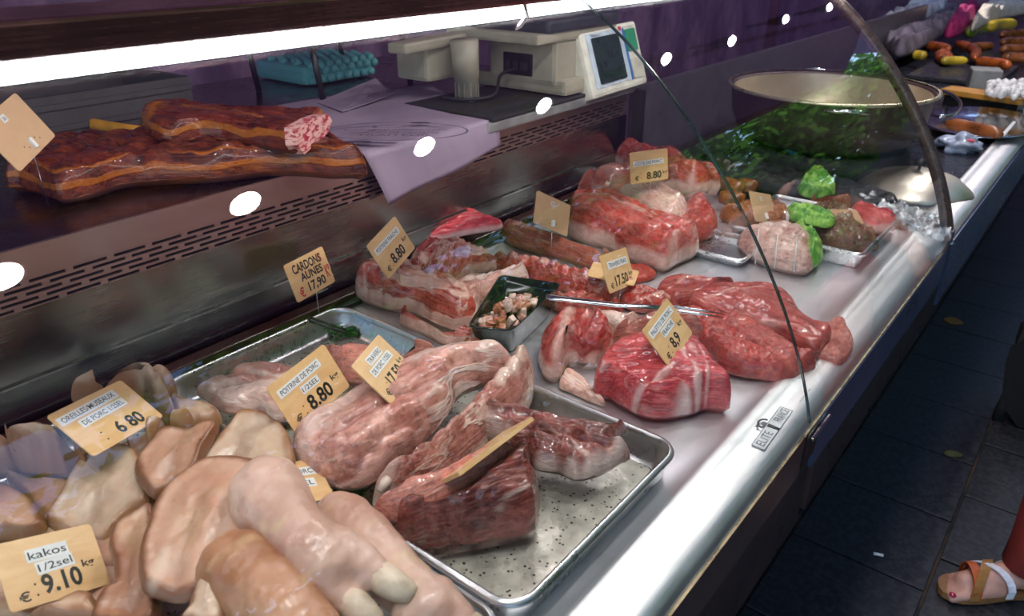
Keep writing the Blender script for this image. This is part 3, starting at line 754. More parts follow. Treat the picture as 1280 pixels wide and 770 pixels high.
slab('pig_ear', [(188, 630), (163, 641), (144, 656), (136, 680), (143, 714), (138, 735), (124, 748), (118, 790), (185, 790), (205, 750), (210, 690), (196, 645)], 'long pig ear running down beside the near price tag', 'pig ear', M['skinA'], .06, .08, t=.010, crown=0.009, jag=.0008, groove=[([(165, 780), (160, 720), (175, 660)], .012, .007)], lump=(.0035, 14), re=.006, lip=(.003, .007), group=EARS)
slab('pig_ear', [(348, 598), (330, 578), (300, 571), (272, 571), (250, 577), (223, 598), (198, 624), (182, 663), (173, 701), (176, 731), (186, 748), (229, 757), (262, 742), (300, 712), (345, 670), (365, 630)], 'largest pig ear, broad and orange-beige, leaning on the front trotter', 'pig ear', M['skinA'], .085, .115, t=.010, crown=0.011, jag=.0005, N=220, MR=48,
     lump=(.004, 12), re=.006, lip=(.0035, .008), groove=[([(215, 740), (225, 690), (262, 630)], .010, .004), ([(245, 745), (262, 690), (300, 620)], .009, .003)], fat=[([(190, 720), (205, 690)], .006, .4)], group=EARS)
slab('pig_ear', [(50, 775), (70, 762), (98, 744), (118, 748), (126, 770), (126, 800), (50, 800)], 'ear lobe showing at the bottom edge below the near price tag', 'pig ear', M['skinC'], .04, .045, t=.03, crown=0.005, lump=(.0035, 14), re=.006, lip=(.003, .007), group=EARS)
slab('pork_skin', [(225, 800), (232, 765), (242, 735), (262, 703), (296, 664), (318, 680), (300, 720), (285, 800)], 'white folded skin edge between the largest ear and the brown trotter', 'pork skin', M['skinB'], .08, .095, t=.02, crown=.01, group=EARS)
slab('pork_skin', [(-20, 690), (30, 660), (120, 690), (180, 720), (200, 800), (-20, 800)], 'skin pieces lying deepest in the ear tray', 'pork skin', M['skinC'], .006, .01, t=.03, lump=(.01, 20), group=EARS)
slab('pork_skin', [(20, 600), (120, 560), (240, 530), (300, 600), (260, 700), (140, 740), (40, 690)], 'layer of skin under the pale ears', 'pork skin', M['skinC'], .006, .02, t=.035, lump=(.008, 20), group=EARS)

def organic(name, tubes, label, cat, mat, voxel=.0035, group=None, sm=4, wr=(.0021, 42), spheres=(), octree=0):
    bm = bmesh.new()
    for pts, rad in tubes: bm_tube(bm, smooth_open(pts, 14) if len(pts) > 2 else pts, np.interp(np.linspace(0, 1, 14), np.linspace(0, 1, len(rad)), rad).tolist() if len(pts) > 2 else rad, 16)
    for tb in tubes:
        pts, rad = tb
        for p, r in ((pts[0], rad[0]), (pts[-1], rad[-1])):
            bmesh.ops.create_icosphere(bm, subdivisions=3, radius=r*1.0, matrix=Matrix.Translation(p))
    for p, r in spheres: bmesh.ops.create_icosphere(bm, subdivisions=3, radius=r, matrix=Matrix.Translation(p))
    bmesh.ops.recalc_face_normals(bm, faces=bm.faces)
    me = bpy.data.meshes.new(name); bm.to_mesh(me); bm.free(); o = link(bpy.data.objects.new(name, me))
    m = o.modifiers.new('r', 'REMESH')
    if octree: m.mode = 'SMOOTH'; m.octree_depth = octree; m.scale = .95; m.use_remove_disconnected = False
    else: m.mode = 'VOXEL'; m.voxel_size = voxel
    m = o.modifiers.new('s', 'SMOOTH'); m.iterations = sm; m.factor = .6
    bpy.context.view_layer.update()
    nm = bpy.data.meshes.new_from_object(o.evaluated_get(bpy.context.evaluated_depsgraph_get())); o.modifiers.clear(); o.data = nm; bpy.data.meshes.remove(me)
    nm.name = name; nm.materials.clear(); nm.materials.append(mat)
    n_ = len(nm.vertices); co = np.empty(n_*3); no = np.empty(n_*3); nm.vertices.foreach_get('co', co); nm.vertex_normals.foreach_get('vector', no)
    co = co.reshape(-1, 3); no = no.reshape(-1, 3); co = co+no*((pn(co*wr[1])+.5*pn(co*wr[1]*2.5))*wr[0])[:, None]
    nm.vertices.foreach_set('co', co.ravel()); nm.update()
    nm.polygons.foreach_set('use_smooth', [True]*len(nm.polygons))
    if label: tag(o, label, cat, group)
    return o
def trotter(pts, rad, toes, dew, label, mat, hoofr=.013):
    tubes = [(pts, rad)]; sph = []
    for a, b in toes: tubes.append(([a, (a+b)/2, b], [hoofr*1.75, hoofr*1.4, hoofr]))
    for a, b in dew: tubes.append(([a, (a+b)/2, b], [.009, .0085, .006]))
    o = organic('pig_trotter', tubes, label, 'trotter', mat, group='salted pig trotters')
    for a, b in toes:
        d = (b-a).normalized(); side = d.cross(Vector((0, 0, 1))).normalized()
        bm = bmesh.new(); bm_tube(bm, [b-d*.004, b+d*.006, b+d*.018, b+d*.028, b+d*.032], [hoofr*1.04, hoofr*1.03, hoofr*.90, hoofr*.72, hoofr*.5], 14)
        bmesh.ops.recalc_face_normals(bm, faces=bm.faces)
        for v in bm.verts: v.co += Vector((noise.noise(v.co*60), noise.noise(v.co*60+Vector((5, 0, 0))), 0))*.0012
        bm_obj('hoof', bm, M['hoof'], o, True)
    for a, b in dew:
        d = (b-a).normalized()
        bm = bmesh.new(); bm_tube(bm, [b-d*.003, b+d*.004, b+d*.008], [.0066, .0055, .002], 10); bmesh.ops.recalc_face_normals(bm, faces=bm.faces)
        bm_obj('dewclaw', bm, M['hoof'], o, True)
    return o
trotter([PZ(334, 618, .125), PZ(350, 642, .122), PZ(372, 670, .118), PZ(395, 694, .112), PZ(408, 706, .108)], [.036, .0345, .028, .029, .026],
        [(PZ(420, 690, .108), PZ(477, 722, .096)), (PZ(390, 714, .104), PZ(437, 752, .090))], [(PZ(375, 722, .100), PZ(386, 756, .085)), (PZ(430, 688, .085), PZ(462, 694, .078))],
        'pale pig trotter lying on top in front, hooves pointing to the tray', M['trot'], .0138)
trotter([PZ(428, 652, .075), PZ(455, 678, .072), PZ(490, 715, .068), PZ(520, 745, .066), PZ(535, 762, .064)], [.030, .031, .027, .026, .026],
        [(PZ(545, 752, .062), PZ(590, 785, .055)), (PZ(520, 770, .062), PZ(555, 805, .055))], [],
        'pink pig trotter lying along the rim between the two trays', M['trot'])
trotter([PZ(300, 712, .10), PZ(325, 735, .098), PZ(360, 775, .092), PZ(395, 820, .085)], [.036, .036, .034, .03],
        [], [], 'brownish pig trotter under the front one, cut by the bottom edge', M['trotb'])

# ------------------------------------------------------------------ salted pork in the middle tray
SP = 'salted pork cuts in the tray'
slab('belly_slab', [(245, 484), (277, 470), (300, 454), (332, 450), (360, 455), (385, 470), (380, 510), (350, 532), (320, 520), (282, 520), (255, 500)], 'flat white and pink pork slab left of the large belly tag', 'pork', M['racktop'], .02, .03, t=.028, lump=(.005, 40), groove=[([(270, 488), (310, 478), (350, 470)], .005, .007)], dark=[([(262, 482), (285, 474)], .008, .6)], group=SP)
slab('belly_slab', [(405, 446), (418, 434), (440, 426), (470, 430), (505, 436), (545, 432), (520, 452), (470, 480), (430, 478)], 'pink piece at the back of the tray between the two standing tags', 'pork', M['leanpink'], .02, .03, t=.04, lump=(.005, 40), group=SP)
slab('pork_rack', [(668, 462), (660, 446), (640, 447), (618, 470), (585, 510), (540, 555), (495, 590), (468, 615), (470, 640), (505, 650), (560, 620), (620, 560), (655, 520), (668, 485)], 'long lower rib strip running diagonally under the top rack', 'pork', M['rack'], .01, .02, t=.055, crown=.01, fold=(.005, 50, 6), ribs=(.006, .03), fat=[([(660, 452), (645, 475), (620, 500)], .010, .9), ([(478, 606), (488, 592)], .010, .8)], group=SP, N=220, MR=48)
slab('pork_cut', [(588, 515), (603, 503), (646, 505), (684, 515), (731, 523), (774, 527), (783, 536), (768, 556), (787, 562), (780, 578), (749, 598), (719, 604), (697, 595), (667, 588), (655, 570), (630, 560), (600, 545)], 'glossy reddish pork cut with a white fat edge reaching over the bare tray', 'pork', M['darklean'], .03, .045, t=.032, lump=(.007, 32), fold=(.005, 45, 7), jag=.003,
     fat=[([(776, 556), (758, 570), (730, 580), (700, 578), (672, 570)], .010, 1.0), ([(600, 508), (650, 512), (700, 520), (770, 530)], .004, .8), ([(688, 545), (720, 560), (745, 575)], .003, .7), ([(596, 520), (625, 540)], .012, .6)],
     groove=[([(660, 540), (700, 552), (760, 555)], .006, .008)], N=220, MR=48, group=SP)
slab('pork_cut', [(470, 640), (520, 636), (575, 618), (620, 582), (650, 556), (662, 568), (665, 594), (674, 612), (672, 648), (664, 668), (637, 680), (586, 689), (545, 694), (510, 702), (492, 688), (476, 664)], 'dark red lean slab with white streaks at the near side of the tray', 'pork', M['darklean'], .012, .02, t=.065, re=.02, lump=(.007, 30), fold=(.005, 60, 6), jag=.0025,
     fat=[([(505, 680), (530, 676), (560, 670), (600, 668)], .009, .9)],
     groove=[([(500, 664), (570, 645), (664, 636)], .006, .012)], N=220, MR=48, group=SP)
slab('pork_cut', [(466, 640), (484, 620), (505, 602), (540, 592), (580, 574), (602, 560), (640, 556), (640, 580), (600, 612), (545, 642), (504, 656), (478, 656)], 'smooth pink lean piece in front of the wooden-edged tag', 'pork', M['leanpink'], .055, .065, t=.026, crown=.008, fold=(.002, 60), group=SP)
slab('pork_rack', [(366, 575), (366, 545), (378, 525), (400, 508), (440, 488), (470, 468), (510, 450), (540, 438), (580, 431), (622, 434), (640, 447), (636, 470), (604, 484), (575, 496), (562, 515), (535, 550), (505, 578), (472, 606), (440, 618), (408, 612), (384, 596)], 'thick pale rack of salted ribs lying on top in the tray', 'pork', M['racktop'], .045, .06, t=.05, re=.024, crown=.012, lump=(.006, 17), fold=(.0022, 26, 3.5), N=230, MR=56,
     dark=[([(396, 590), (430, 602), (462, 590)], .007, .8), ([(450, 592), (490, 560), (530, 522), (560, 502)], .008, .75), ([(430, 568)], .006, .8), ([(441, 592)], .006, .9), ([(463, 582)], .006, .9), ([(480, 566)], .006, .8)], groove=[([(440, 575), (500, 535), (550, 505), (600, 482)], .006, .010), ([(405, 545), (440, 520), (520, 480)], .010, .004), ([(400, 560), (440, 545), (500, 510), (560, 480), (600, 462)], .006, .007), ([(430, 568)], .008, .012), ([(441, 592)], .007, .014), ([(463, 582)], .007, .014), ([(480, 566)], .007, .012), ([(500, 552)], .007, .012), ([(520, 530)], .006, .012), ([(540, 512)], .006, .010), ([(415, 582)], .007, .012)],
     fat=[([(370, 560), (400, 530), (470, 490)], .014, .5), ([(520, 470), (580, 445), (620, 445)], .010, .5)], group=SP)
tag(tube('rib_bone', [PZ(474, 614, .055), PZ(482, 603, .06), PZ(492, 592, .06)], [.0045, .006, .004], M['bone']), 'pale rib end sticking out below the top rack', 'bone')
def herb(px, py, z, r, n, label):
    bm = bmesh.new(); c0 = PZ(px, py, z); rs = random.Random(px)
    for i in range(n):
        p = c0+Vector((rs.uniform(-r, r), rs.uniform(-r, r), rs.uniform(-.004, .006)))
        a = rs.uniform(0, 6.28); s = rs.uniform(.004, .008); d = Vector((math.cos(a), math.sin(a), rs.uniform(-.3, .5))); q = Vector((-d.y, d.x, rs.uniform(-.3, .3)))
        vs = [bm.verts.new(p+v) for v in (d*s, (d+q)*s*.45, q*s*.55, -d*s, -q*s*.55, (d-q)*s*.45)]; bm.faces.new(vs)
        bmesh.ops.extrude_face_region(bm, geom=[bm.faces[-1]] if False else [])
    o = bm_obj('parsley', bm, M['herb']); tag(o, label, 'herb', kind='stuff')
    mo = o.modifiers.new('t', 'SOLIDIFY'); mo.thickness = .0006
herb(440, 612, .030, .018, 70, 'green parsley under the near end of the top rack')
herb(585, 478, .055, .012, 40, 'green parsley tucked at the far side of the top rack')
herb(425, 410, .012, .030, 90, 'green parsley scattered at the far back corner of the tray')

tg = empty('wire_tongs', PZ(405, 408, .045), 'black wire tongs handle leaning in the far back corner of the middle tray', 'tongs')
for k_ in (0, 1):
    tube('wire', [PZ(388, 402-5*k_, .047)-tg.location, PZ(408, 409-5*k_, .046)-tg.location, PZ(432, 416-4*k_, .030)-tg.location], .0022, M['black'], tg, 8)
tube('wire', [PZ(388, 402, .047)-tg.location, PZ(386, 399, .048)-tg.location, PZ(388, 397, .047)-tg.location], .0022, M['black'], tg, 8)
# ------------------------------------------------------------------ fresh meat beyond the tray
slab('belly_roll', [(443, 352), (451, 337), (468, 330), (500, 326), (535, 340), (572, 355), (596, 378), (598, 405), (578, 420), (548, 411), (520, 397), (486, 390), (457, 380), (446, 368)], 'folded fresh pork belly with pale layered stripes below the belly price tag', 'pork', M['belly'], .0, .0, t=.058, re=.022, crown=.01, lump=(.006, 22), fold=(.006, 46, 5), N=220, MR=48,
     groove=[([(456, 372), (460, 350), (480, 345), (478, 362), (466, 362)], .004, .006), ([(490, 365), (540, 380), (580, 395)], .006, .010)], fat=[([(452, 370), (456, 346), (485, 340), (520, 350), (560, 372)], .005, .8), ([(500, 380), (545, 396), (575, 405)], .005, .8)])
slab('belly_piece', [(500, 390), (530, 403), (560, 416), (592, 410), (602, 425), (596, 436), (566, 434), (530, 414), (506, 402)], 'lower streaky flap under the belly, next to the black dish', 'pork', M['belly'], .0, .0, t=.035, lump=(.004, 40), ribs=(.004, .02))
slab('belly_piece', [(548, 372), (575, 352), (610, 342), (652, 340), (662, 350), (645, 372), (612, 385), (598, 412), (580, 416), (560, 396)], 'white-banded belly flap lying between the belly and the black dish', 'pork', M['racktop'], .0, .005, t=.05, fold=(.006, 50, 7), lump=(.006, 35))
slab('belly_piece', [(510, 332), (523, 308), (545, 301), (571, 300), (600, 312), (620, 326), (616, 338), (589, 346), (571, 358), (552, 368), (533, 362), (516, 347)], 'topmost fold of fresh belly with cream and red swirls', 'pork', M['belly'], .035, .04, t=.036, re=.014, crown=.006, lump=(.006, 40), fold=(.004, 50, 7),
     fat=[([(520, 345), (545, 352), (575, 342), (610, 326)], .005, .9), ([(545, 312), (575, 310), (600, 320)], .004, .8)], groove=[([(530, 335), (560, 345), (600, 330)], .005, .010), ([(560, 305), (566, 310)], .005, .012)])
slab('pork_loin', [(627, 287), (634, 279), (646, 277), (680, 288), (720, 303), (750, 314), (768, 326), (760, 338), (735, 336), (700, 324), (655, 313), (634, 303)], 'smooth brownish pork loin lying under the blank-backed tag', 'pork', M['loin'], 0, 0, t=.048, re=.04, lump=(.002, 20), fold=(.0015, 40))
slab('rib_rack', [(606, 336), (622, 324), (645, 320), (683, 327), (714, 337), (751, 346), (785, 357), (798, 368), (784, 380), (754, 377), (711, 368), (674, 360), (640, 350), (618, 344)], 'long fresh rib rack behind the black dish', 'pork', M['ribs'], 0, 0, t=.045, re=.02, lump=(.005, 45), ribs=(.007, .022), N=220, MR=48, fat=[([(640, 325), (690, 335), (740, 348), (780, 360)], .006, .6)])
slab('rib_rack', [(690, 370), (730, 366), (770, 376), (776, 392), (740, 398), (700, 392)], 'streaky rib piece lying behind the middle chunk, beside the fork', 'pork', M['ribs'], 0, 0, t=.03, ribs=(.005, .02))
slab('pork_cut', [(774, 334), (800, 330), (820, 340), (812, 352), (784, 354)], 'thin red scrap behind the rib price tag', 'pork', M['filletd'], 0, 0, t=.012)
slab('pork_rack', [(769, 199), (783, 184), (800, 181), (823, 186), (851, 191), (869, 203), (891, 214), (902, 228), (892, 240), (869, 247), (840, 243), (820, 240), (795, 225)], 'back-most fresh pork piece under the cutlet tag, by the end of the back wall', 'pork', M['carre'], .02, .03, t=.08, re=.05, lump=(.008, 22), fold=(.006, 25, 5), fat=[([(845, 230), (865, 215), (885, 222)], .015, .8)])
slab('pork_rack', [(720, 244), (730, 222), (750, 206), (771, 202), (792, 216), (806, 232), (790, 250), (765, 258), (736, 254)], 'rounded pinkish pork joint against the back wall left of the cutlet tag', 'pork', M['loin'], .0, .02, t=.08, re=.06, lump=(.006, 20), fat=[([(750, 215), (775, 222), (790, 235)], .018, .4)])
slab('pork_rack', [(846, 290), (850, 272), (858, 250), (880, 243), (892, 262), (897, 285), (880, 302), (862, 304)], 'dark red pork end at the right of the pale fat-covered joint', 'pork', M['filletd'], 0, .01, t=.05, lump=(.006, 30))
slab('pork_rack', [(770, 247), (786, 234), (811, 229), (836, 232), (850, 243), (861, 256), (857, 278), (842, 292), (815, 288), (788, 272)], 'pale fat-covered pork joint below the cutlet tag', 'pork', M['fatp'], .01, .02, t=.065, re=.045, lump=(.006, 24), fold=(.003, 35))
slab('pork_rack', [(710, 282), (710, 258), (724, 247), (760, 246), (794, 258), (822, 274), (850, 280), (870, 290), (872, 314), (851, 330), (831, 342), (806, 335), (780, 324), (756, 312), (732, 306), (714, 296)], 'large fresh rack of pork with red chine edge beside the blank-backed tag', 'pork', M['carre'], 0, 0, t=.072, re=.022, crown=.012, lump=(.007, 22), fold=(.005, 30, 6), N=220, MR=48, jag=.0025,
     fat=[([(722, 256), (760, 262), (800, 280)], .014, .6), ([(800, 320), (830, 325), (845, 300)], .008, .7)], dark=[([(714, 290), (722, 280)], .010, .5), ([(850, 318), (864, 300)], .012, .5)], groove=[([(770, 290), (810, 300), (850, 296)], .007, .010)])
# foreground right: shoulder and fillets
slab('shoulder_chunk', [(675, 425), (686, 404), (702, 386), (719, 378), (740, 385), (760, 405), (768, 427), (758, 451), (743, 462), (712, 460), (700, 476), (685, 475), (676, 456)], 'raw pork chunk with yellowish fat left of the shoulder tag', 'pork', M['carre'], 0, 0, t=.065, re=.035, lump=(.009, 28), fold=(.006, 38, 7), jag=.003, fat=[([(688, 460), (702, 430), (712, 395)], .008, .8)], groove=[([(715, 400), (730, 430), (745, 450)], .008, .012)], dark=[([(742, 405), (755, 430)], .010, .4)])
slab('bone_piece', [(707, 460), (722, 464), (742, 484), (757, 506), (738, 504), (712, 492), (698, 482)], 'pale fat triangle lying flat at the foot of the raw chunk', 'fat', M['fatp'], 0, 0, t=.014)
slab('pork_cut', [(762, 430), (780, 408), (812, 390), (850, 388), (880, 410), (870, 430), (820, 440), (784, 440)], 'pale pink cut behind the shoulder tag', 'pork', M['leanpink'], .0, .0, t=.055, re=.04, fold=(.003, 50))
slab('pork_cut', [(735, 394), (760, 388), (790, 394), (800, 408), (776, 424), (752, 416)], 'small cream and pink flap between the raw chunk and the shoulder', 'pork', M['fatp'], 0, 0, t=.035, fold=(.003, 60))
slab('pork_shoulder', [(745, 492), (743, 470), (756, 448), (775, 430), (805, 422), (834, 428), (862, 424), (884, 448), (900, 475), (913, 507), (884, 516), (862, 524), (828, 530), (802, 525), (774, 510), (757, 500)], 'large raw pork shoulder with dense red cut face and white fat rim', 'pork', M['shoulder'], 0, 0, t=.060, re=.012, crown=.006, lump=(.005, 22), fold=(.0025, 40, 6), N=240, MR=56, jag=.0018,
     fat=[([(822, 512), (842, 506), (860, 492)], .010, 1.0), ([(750, 478), (790, 490), (815, 488), (840, 470)], .0035, .8), ([(846, 440), (852, 458), (866, 470), (872, 488)], .005, .8), ([(862, 448), (872, 466)], .004, .5), ([(852, 436), (870, 440), (880, 462), (884, 484)], .003, .6)],
     groove=[([(752, 480), (795, 492), (840, 480), (870, 490)], .006, .010)], dark=[([(880, 500), (905, 508)], .016, .6), ([(864, 455), (874, 470)], .008, .3)])
slab('pork_cut', [(776, 380), (776, 366), (790, 357), (812, 358), (830, 366), (840, 380), (820, 392), (792, 392)], 'streaky rib end below the rib price tag', 'pork', M['ribs'], 0, 0, t=.03, lump=(.004, 40))
slab('pork_fillet', [(820, 368), (826, 352), (840, 346), (862, 346), (890, 350), (918, 354), (900, 364), (878, 380), (852, 388), (832, 382)], 'back-most fillet with pale fan-shaped sinew', 'pork', M['fillet'], 0, 0, t=.032, re=.012, lump=(.003, 20), fat=[([(835, 365), (855, 352), (875, 350)], .004, .6)])
slab('pork_fillet', [(846, 392), (868, 386), (915, 392), (955, 408), (990, 430), (1010, 446), (1021, 458), (1004, 470), (977, 482), (949, 478), (915, 472), (896, 462), (880, 436), (856, 414)], 'red ribbed fillet at the front edge of the big pale fillet', 'pork', M['filletd'], 0, 0, t=.034, re=.016, lump=(.004, 20), fold=(.004, 55, 5), ribs=(.002, .012), N=220, MR=48, groove=[([(890, 420), (930, 430), (990, 448)], .006, .010), ([(880, 405), (940, 415), (1000, 440)], .006, .006)], fat=[([(1004, 462), (1018, 458)], .006, .8)])
slab('pork_fillet', [(860, 380), (872, 366), (890, 356), (932, 353), (963, 357), (984, 368), (1002, 390), (1020, 404), (1040, 414), (1030, 432), (1018, 444), (994, 434), (968, 420), (938, 410), (901, 400), (874, 392)], 'big flat pale-red fillet lying across the deck at the glass joint', 'pork', M['fillet'], .020, .020, t=.022, re=.009, crown=.006, lump=(.005, 16), fold=(.002, 40, 5), N=220, MR=48, fat=[([(880, 378), (920, 366), (950, 362)], .003, .5), ([(900, 396), (960, 404), (1010, 420)], .004, .5)])
slab('pork_fillet', [(1008, 440), (1018, 420), (1032, 405), (1050, 396), (1060, 410), (1067, 428), (1062, 447), (1050, 458), (1030, 452)], 'thin coral-coloured fillet flap hanging at the counter lip', 'pork', M['leanpink'], .004, .006, t=.012, re=.005, lump=(.003, 20), fold=(.002, 60))
# pink slabs leaning at the back panel
for nm_, ol, lb in (('lean_slab', [(492, 300), (510, 284), (535, 272), (562, 263), (592, 262), (612, 272), (629, 284), (604, 292), (572, 298), (540, 304), (508, 308)], 'bright pink lean slab on the back rail above the belly'),):
    slab(nm_, ol, lb, 'pork', M['pinkslab'], .028, .048, t=.022, fold=(.002, 40), fat=[([(604, 292), (628, 284)], .003, .9)])

# smoked pieces on the worktop
slab('smoked_ribs', [(10, 232), (12, 208), (22, 190), (60, 178), (110, 172), (180, 168), (260, 172), (340, 176), (395, 170), (425, 176), (446, 192), (458, 206), (455, 222), (420, 224), (380, 221), (330, 221), (270, 229), (200, 232), (150, 237), (112, 250), (78, 257), (60, 250), (28, 240)], 'long dark smoked rib slab with orange fat edge lying on the worktop', 'bacon', M['smoked'], .247, .247, t=.050, re=.022, lump=(.006, 26), ribs=(.006, .05), N=220, jag=.0015,
     dark=[([(70+42*i, 190-1.2*i), (80+42*i, 193-1.2*i)], .010, 1.0) for i in range(9)], groove=[([(70+42*i, 190-1.2*i), (80+42*i, 193-1.2*i)], .009, .012) for i in range(9)],
     fat=[([(80, 246), (150, 226), (250, 214), (340, 208), (450, 208)], .004, .5)])
slab('smoked_bacon', [(177, 156), (180, 140), (192, 131), (215, 129), (260, 133), (320, 138), (370, 139), (400, 141), (410, 152), (400, 170), (376, 193), (340, 189), (300, 183), (255, 178), (215, 183), (192, 176)], 'shorter smoked bacon block with pink streaky cut end, on top of the rib slab', 'bacon', M['smokedt'], .290, .295, t=.038, re=.016, lump=(.004, 26), fold=(.004, 40, 4), N=170,
     fat=[([(186, 150), (190, 140), (205, 138)], .010, .8), ([(230, 140), (300, 148), (330, 155)], .005, .7), ([(210, 165), (280, 168), (360, 175)], .003, .7)])
def bacon_face():
    t = NT('bacon_cut'); o = t.obj()
    n = t.noise(t.vscale(o, (60, 60, 150)), 1.0, 4, .6, .9)
    c = t.mix(t.ramp(n, .42, .52), (.40, .03, .05), (.72, .40, .36)); t.pbr(Base__Color=c, Roughness=.3); 
    pts = [(364, 160), (385, 148), (404, 142), (409, 150), (404, 166), (390, 178), (374, 193), (366, 182)]
    # vertical face standing in the plane of the cut
    a = PZ(370, 190, .296); b = PZ(408, 166, .300); d = (b-a); d.z = 0; d.normalize(); nrm = Vector((d.y, -d.x, 0))
    vs = []
    for x, y in pts:
        v = ray(x, y); k = (a-Vector((0, 0, HC))).dot(nrm)/v.dot(nrm); vs.append(Vector((0, 0, HC))+v*k)
    N = len(vs); V = [v+nrm*.009 for v in vs]+[v-nrm*.012 for v in vs]
    fs = [tuple(range(N))]+[(i, (i+1) % N, N+(i+1) % N, N+i) for i in range(N)]
    return V, fs, t.m
_b = [o for o in COL.objects if o.name.startswith('smoked_bacon')][0]
V, fs, m_ = bacon_face(); mesh_obj('cut_face', V, fs, m_, _b)['label'] = 'pink streaky cut face'
kn = empty('butcher_knife', PZ(148, 157, .262), 'knife with yellow handle lying behind the smoked bacon', 'knife')
A_, B_ = PZ(110, 154, .262)-kn.location, PZ(185, 166, .262)-kn.location
tube('handle', [A_, A_.lerp(B_, .1), A_.lerp(B_, .5), B_], [.009, .011, .010, .011], M['yellow'], kn)
d_ = (B_-A_).normalized(); bl = B_+Vector((.16, .10, 0)); sd = Vector((-d_.y, d_.x, 0))*.018
mesh_obj('blade', [B_+sd, B_-sd, bl-sd*.2, bl+sd, B_+sd+Vector((0, 0, .002)), B_-sd+Vector((0, 0, .001)), bl-sd*.2+Vector((0, 0, .001)), bl+sd+Vector((0, 0, .002))], [(0, 1, 2, 3), (4, 5, 6, 7), (0, 1, 5, 4), (1, 2, 6, 5), (2, 3, 7, 6), (3, 0, 4, 7)], M['chrome'], kn)

# ------------------------------------------------------------------ dish of diced meat, fork
dish_c = (PZ(586, 420, .045)+PZ(700, 355, .045))/2
def dish():
    c = [PZ(625, 345, .05), PZ(702, 356, .05), PZ(641, 414, .05), PZ(585, 409, .05)]
    ctr = sum(c, Vector())/4; e = empty('black_dish', (ctr.x, ctr.y, 0), 'black glossy plastic dish of diced meat in front of the ribs', 'dish')
    def ring(k, z, n=6):
        out = []
        for i in range(4):
            p, q, r = c[i-1], c[i], c[(i+1) % 4]
            a = q.lerp(p, .10); b = q.lerp(r, .10)
            for s in range(n):
                u = s/(n-1); v = (a*(1-u)**2+q*2*u*(1-u)+b*u*u); out.append(((v.x-ctr.x)*k, (v.y-ctr.y)*k, z))
        return out
    prof = [(.78, .001), (.80, .003), (.985, .047), (1.0, .050), (1.02, .0515), (1.0, .053), (.965, .051), (.93, .040), (.76, .006), (.70, .005)]
    vs = []; fs = []; m = 24
    for k, z in prof: vs += ring(k, z)
    for i in range(len(prof)-1):
        for j in range(m): fs.append((i*m+j, i*m+(j+1) % m, (i+1)*m+(j+1) % m, (i+1)*m+j))
    fs.append(tuple((len(prof)-1)*m+j for j in range(m))); fs.append(tuple(range(m))[::-1])
    mesh_obj('bowl', vs, fs, simple('gloss_black', (.01, .012, .012), .08), e, True)
    # diced meat
    base = []
    for k in range(4):
        bm = bmesh.new(); bm_box(bm, (0, 0, 0), (.0145+.002*k, .0125, .0105+.001*k), bev=.0025)
        for v in bm.verts: v.co += Vector([noise.noise(v.co*150+Vector((k*9, q, 0))) for q in range(3)])*.0025
        me = bpy.data.meshes.new('diced_meat'); bm.to_mesh(me); bm.free()
        me.materials.append(simple('dice_%s' % 'abcd'[k], [(.42, .16, .11), (.55, .30, .24), (.34, .12, .06), (.60, .42, .34)][k], .25, var=.3, sc=120)); me.polygons.foreach_set('use_smooth', [True]*len(me.polygons)); base.append(me)
    rs = random.Random(7); cen = PZ(633, 390, .03)
    ax = (PZ(670, 372, .03)-PZ(600, 408, .03)); ay = (PZ(640, 375, .03)-PZ(628, 405, .03))
    n = 0; lay = 0
    for i in range(64):
        u, v = rs.uniform(-.56, .5), rs.uniform(-.55, .6)
        p = cen+ax*u*1.08+ay*v*1.08; z = .013+.032*max(0, 1-(u*u*2.6+v*v*2.0))*rs.uniform(.45, 1)
        o = link(bpy.data.objects.new('diced_meat', base[i % 4])); o.location = (p.x, p.y, z); o.rotation_euler = [rs.uniform(0, 6) for _ in range(3)]
        tag(o, 'small cube of diced pork in the black dish', 'meat cube', 'diced meat in the black dish')
dish()
def fork():
    a = PZ(683, 371, .075); b = PZ(905, 392, .075); e = empty('carving_fork', (a+b)/2, 'long steel carving fork resting across the fillets', 'fork'); O_ = e.location
    L = lambda k, dz=0, s=0: a.lerp(b, k)-O_+Vector((0, 0, dz))+side*s
    d = (b-a).normalized(); side = Vector((-d.y, d.x, 0))
    tube('handle', [L(0), L(.02), L(.15, -.001), L(.4, -.003), L(.66, 0)], [(.005, .005), (.0095, .0036), (.009, .003), (.0065, .0028), (.008, .0026)], M['chrome'], e)
    lathe('hanging_hole', [(.0005, .003), (.0028, .003), (.003, .0026)], L(.035), M['black'], e, 12)
    for s in (-1, 1):
        tube('tine', [L(.65, 0, s*.001), L(.72, 0, s*.0065), L(.85, -.001, s*.0065), L(1, -.004, s*.006)], [.0028, .0027, .0022, .0008], M['chrome'], e, 8)
fork()
# ------------------------------------------------------------------ far end of the well: roast, tartare tray, sausages, foil
rst = slab('rolled_roast', [(922, 300), (930, 286), (948, 278), (980, 277), (1005, 284), (1020, 300), (1020, 325), (1010, 343), (990, 345), (960, 336), (935, 322)], 'tied white rolled pork roast beside the tartare tray', 'roast', M['fatp'], 0, 0, t=.065, re=.055, lump=(.003, 20), ribs=(.004, .028), grain=((925, 300), (1010, 320)))
for k in range(3):
    a = PZ(950+24*k, 279+2*k, .03); b = PZ(944+24*k, 330+5*k, .02); m_ = (a+b)/2
    tube('string', smooth_open([a, PZ(948+24*k, 292+3*k, .068), PZ(946+24*k, 312+4*k, .060), b], 14), .0012, M['white'], rst, 6)
def leaf(name, outline, label, z0, t=.02, lump=(.010, 45), cat='lettuce'):
    return slab(name, outline, label, cat, M['green'], z0, z0, t=t, lump=lump, fold=(.006, 50, 30), jag=.006)
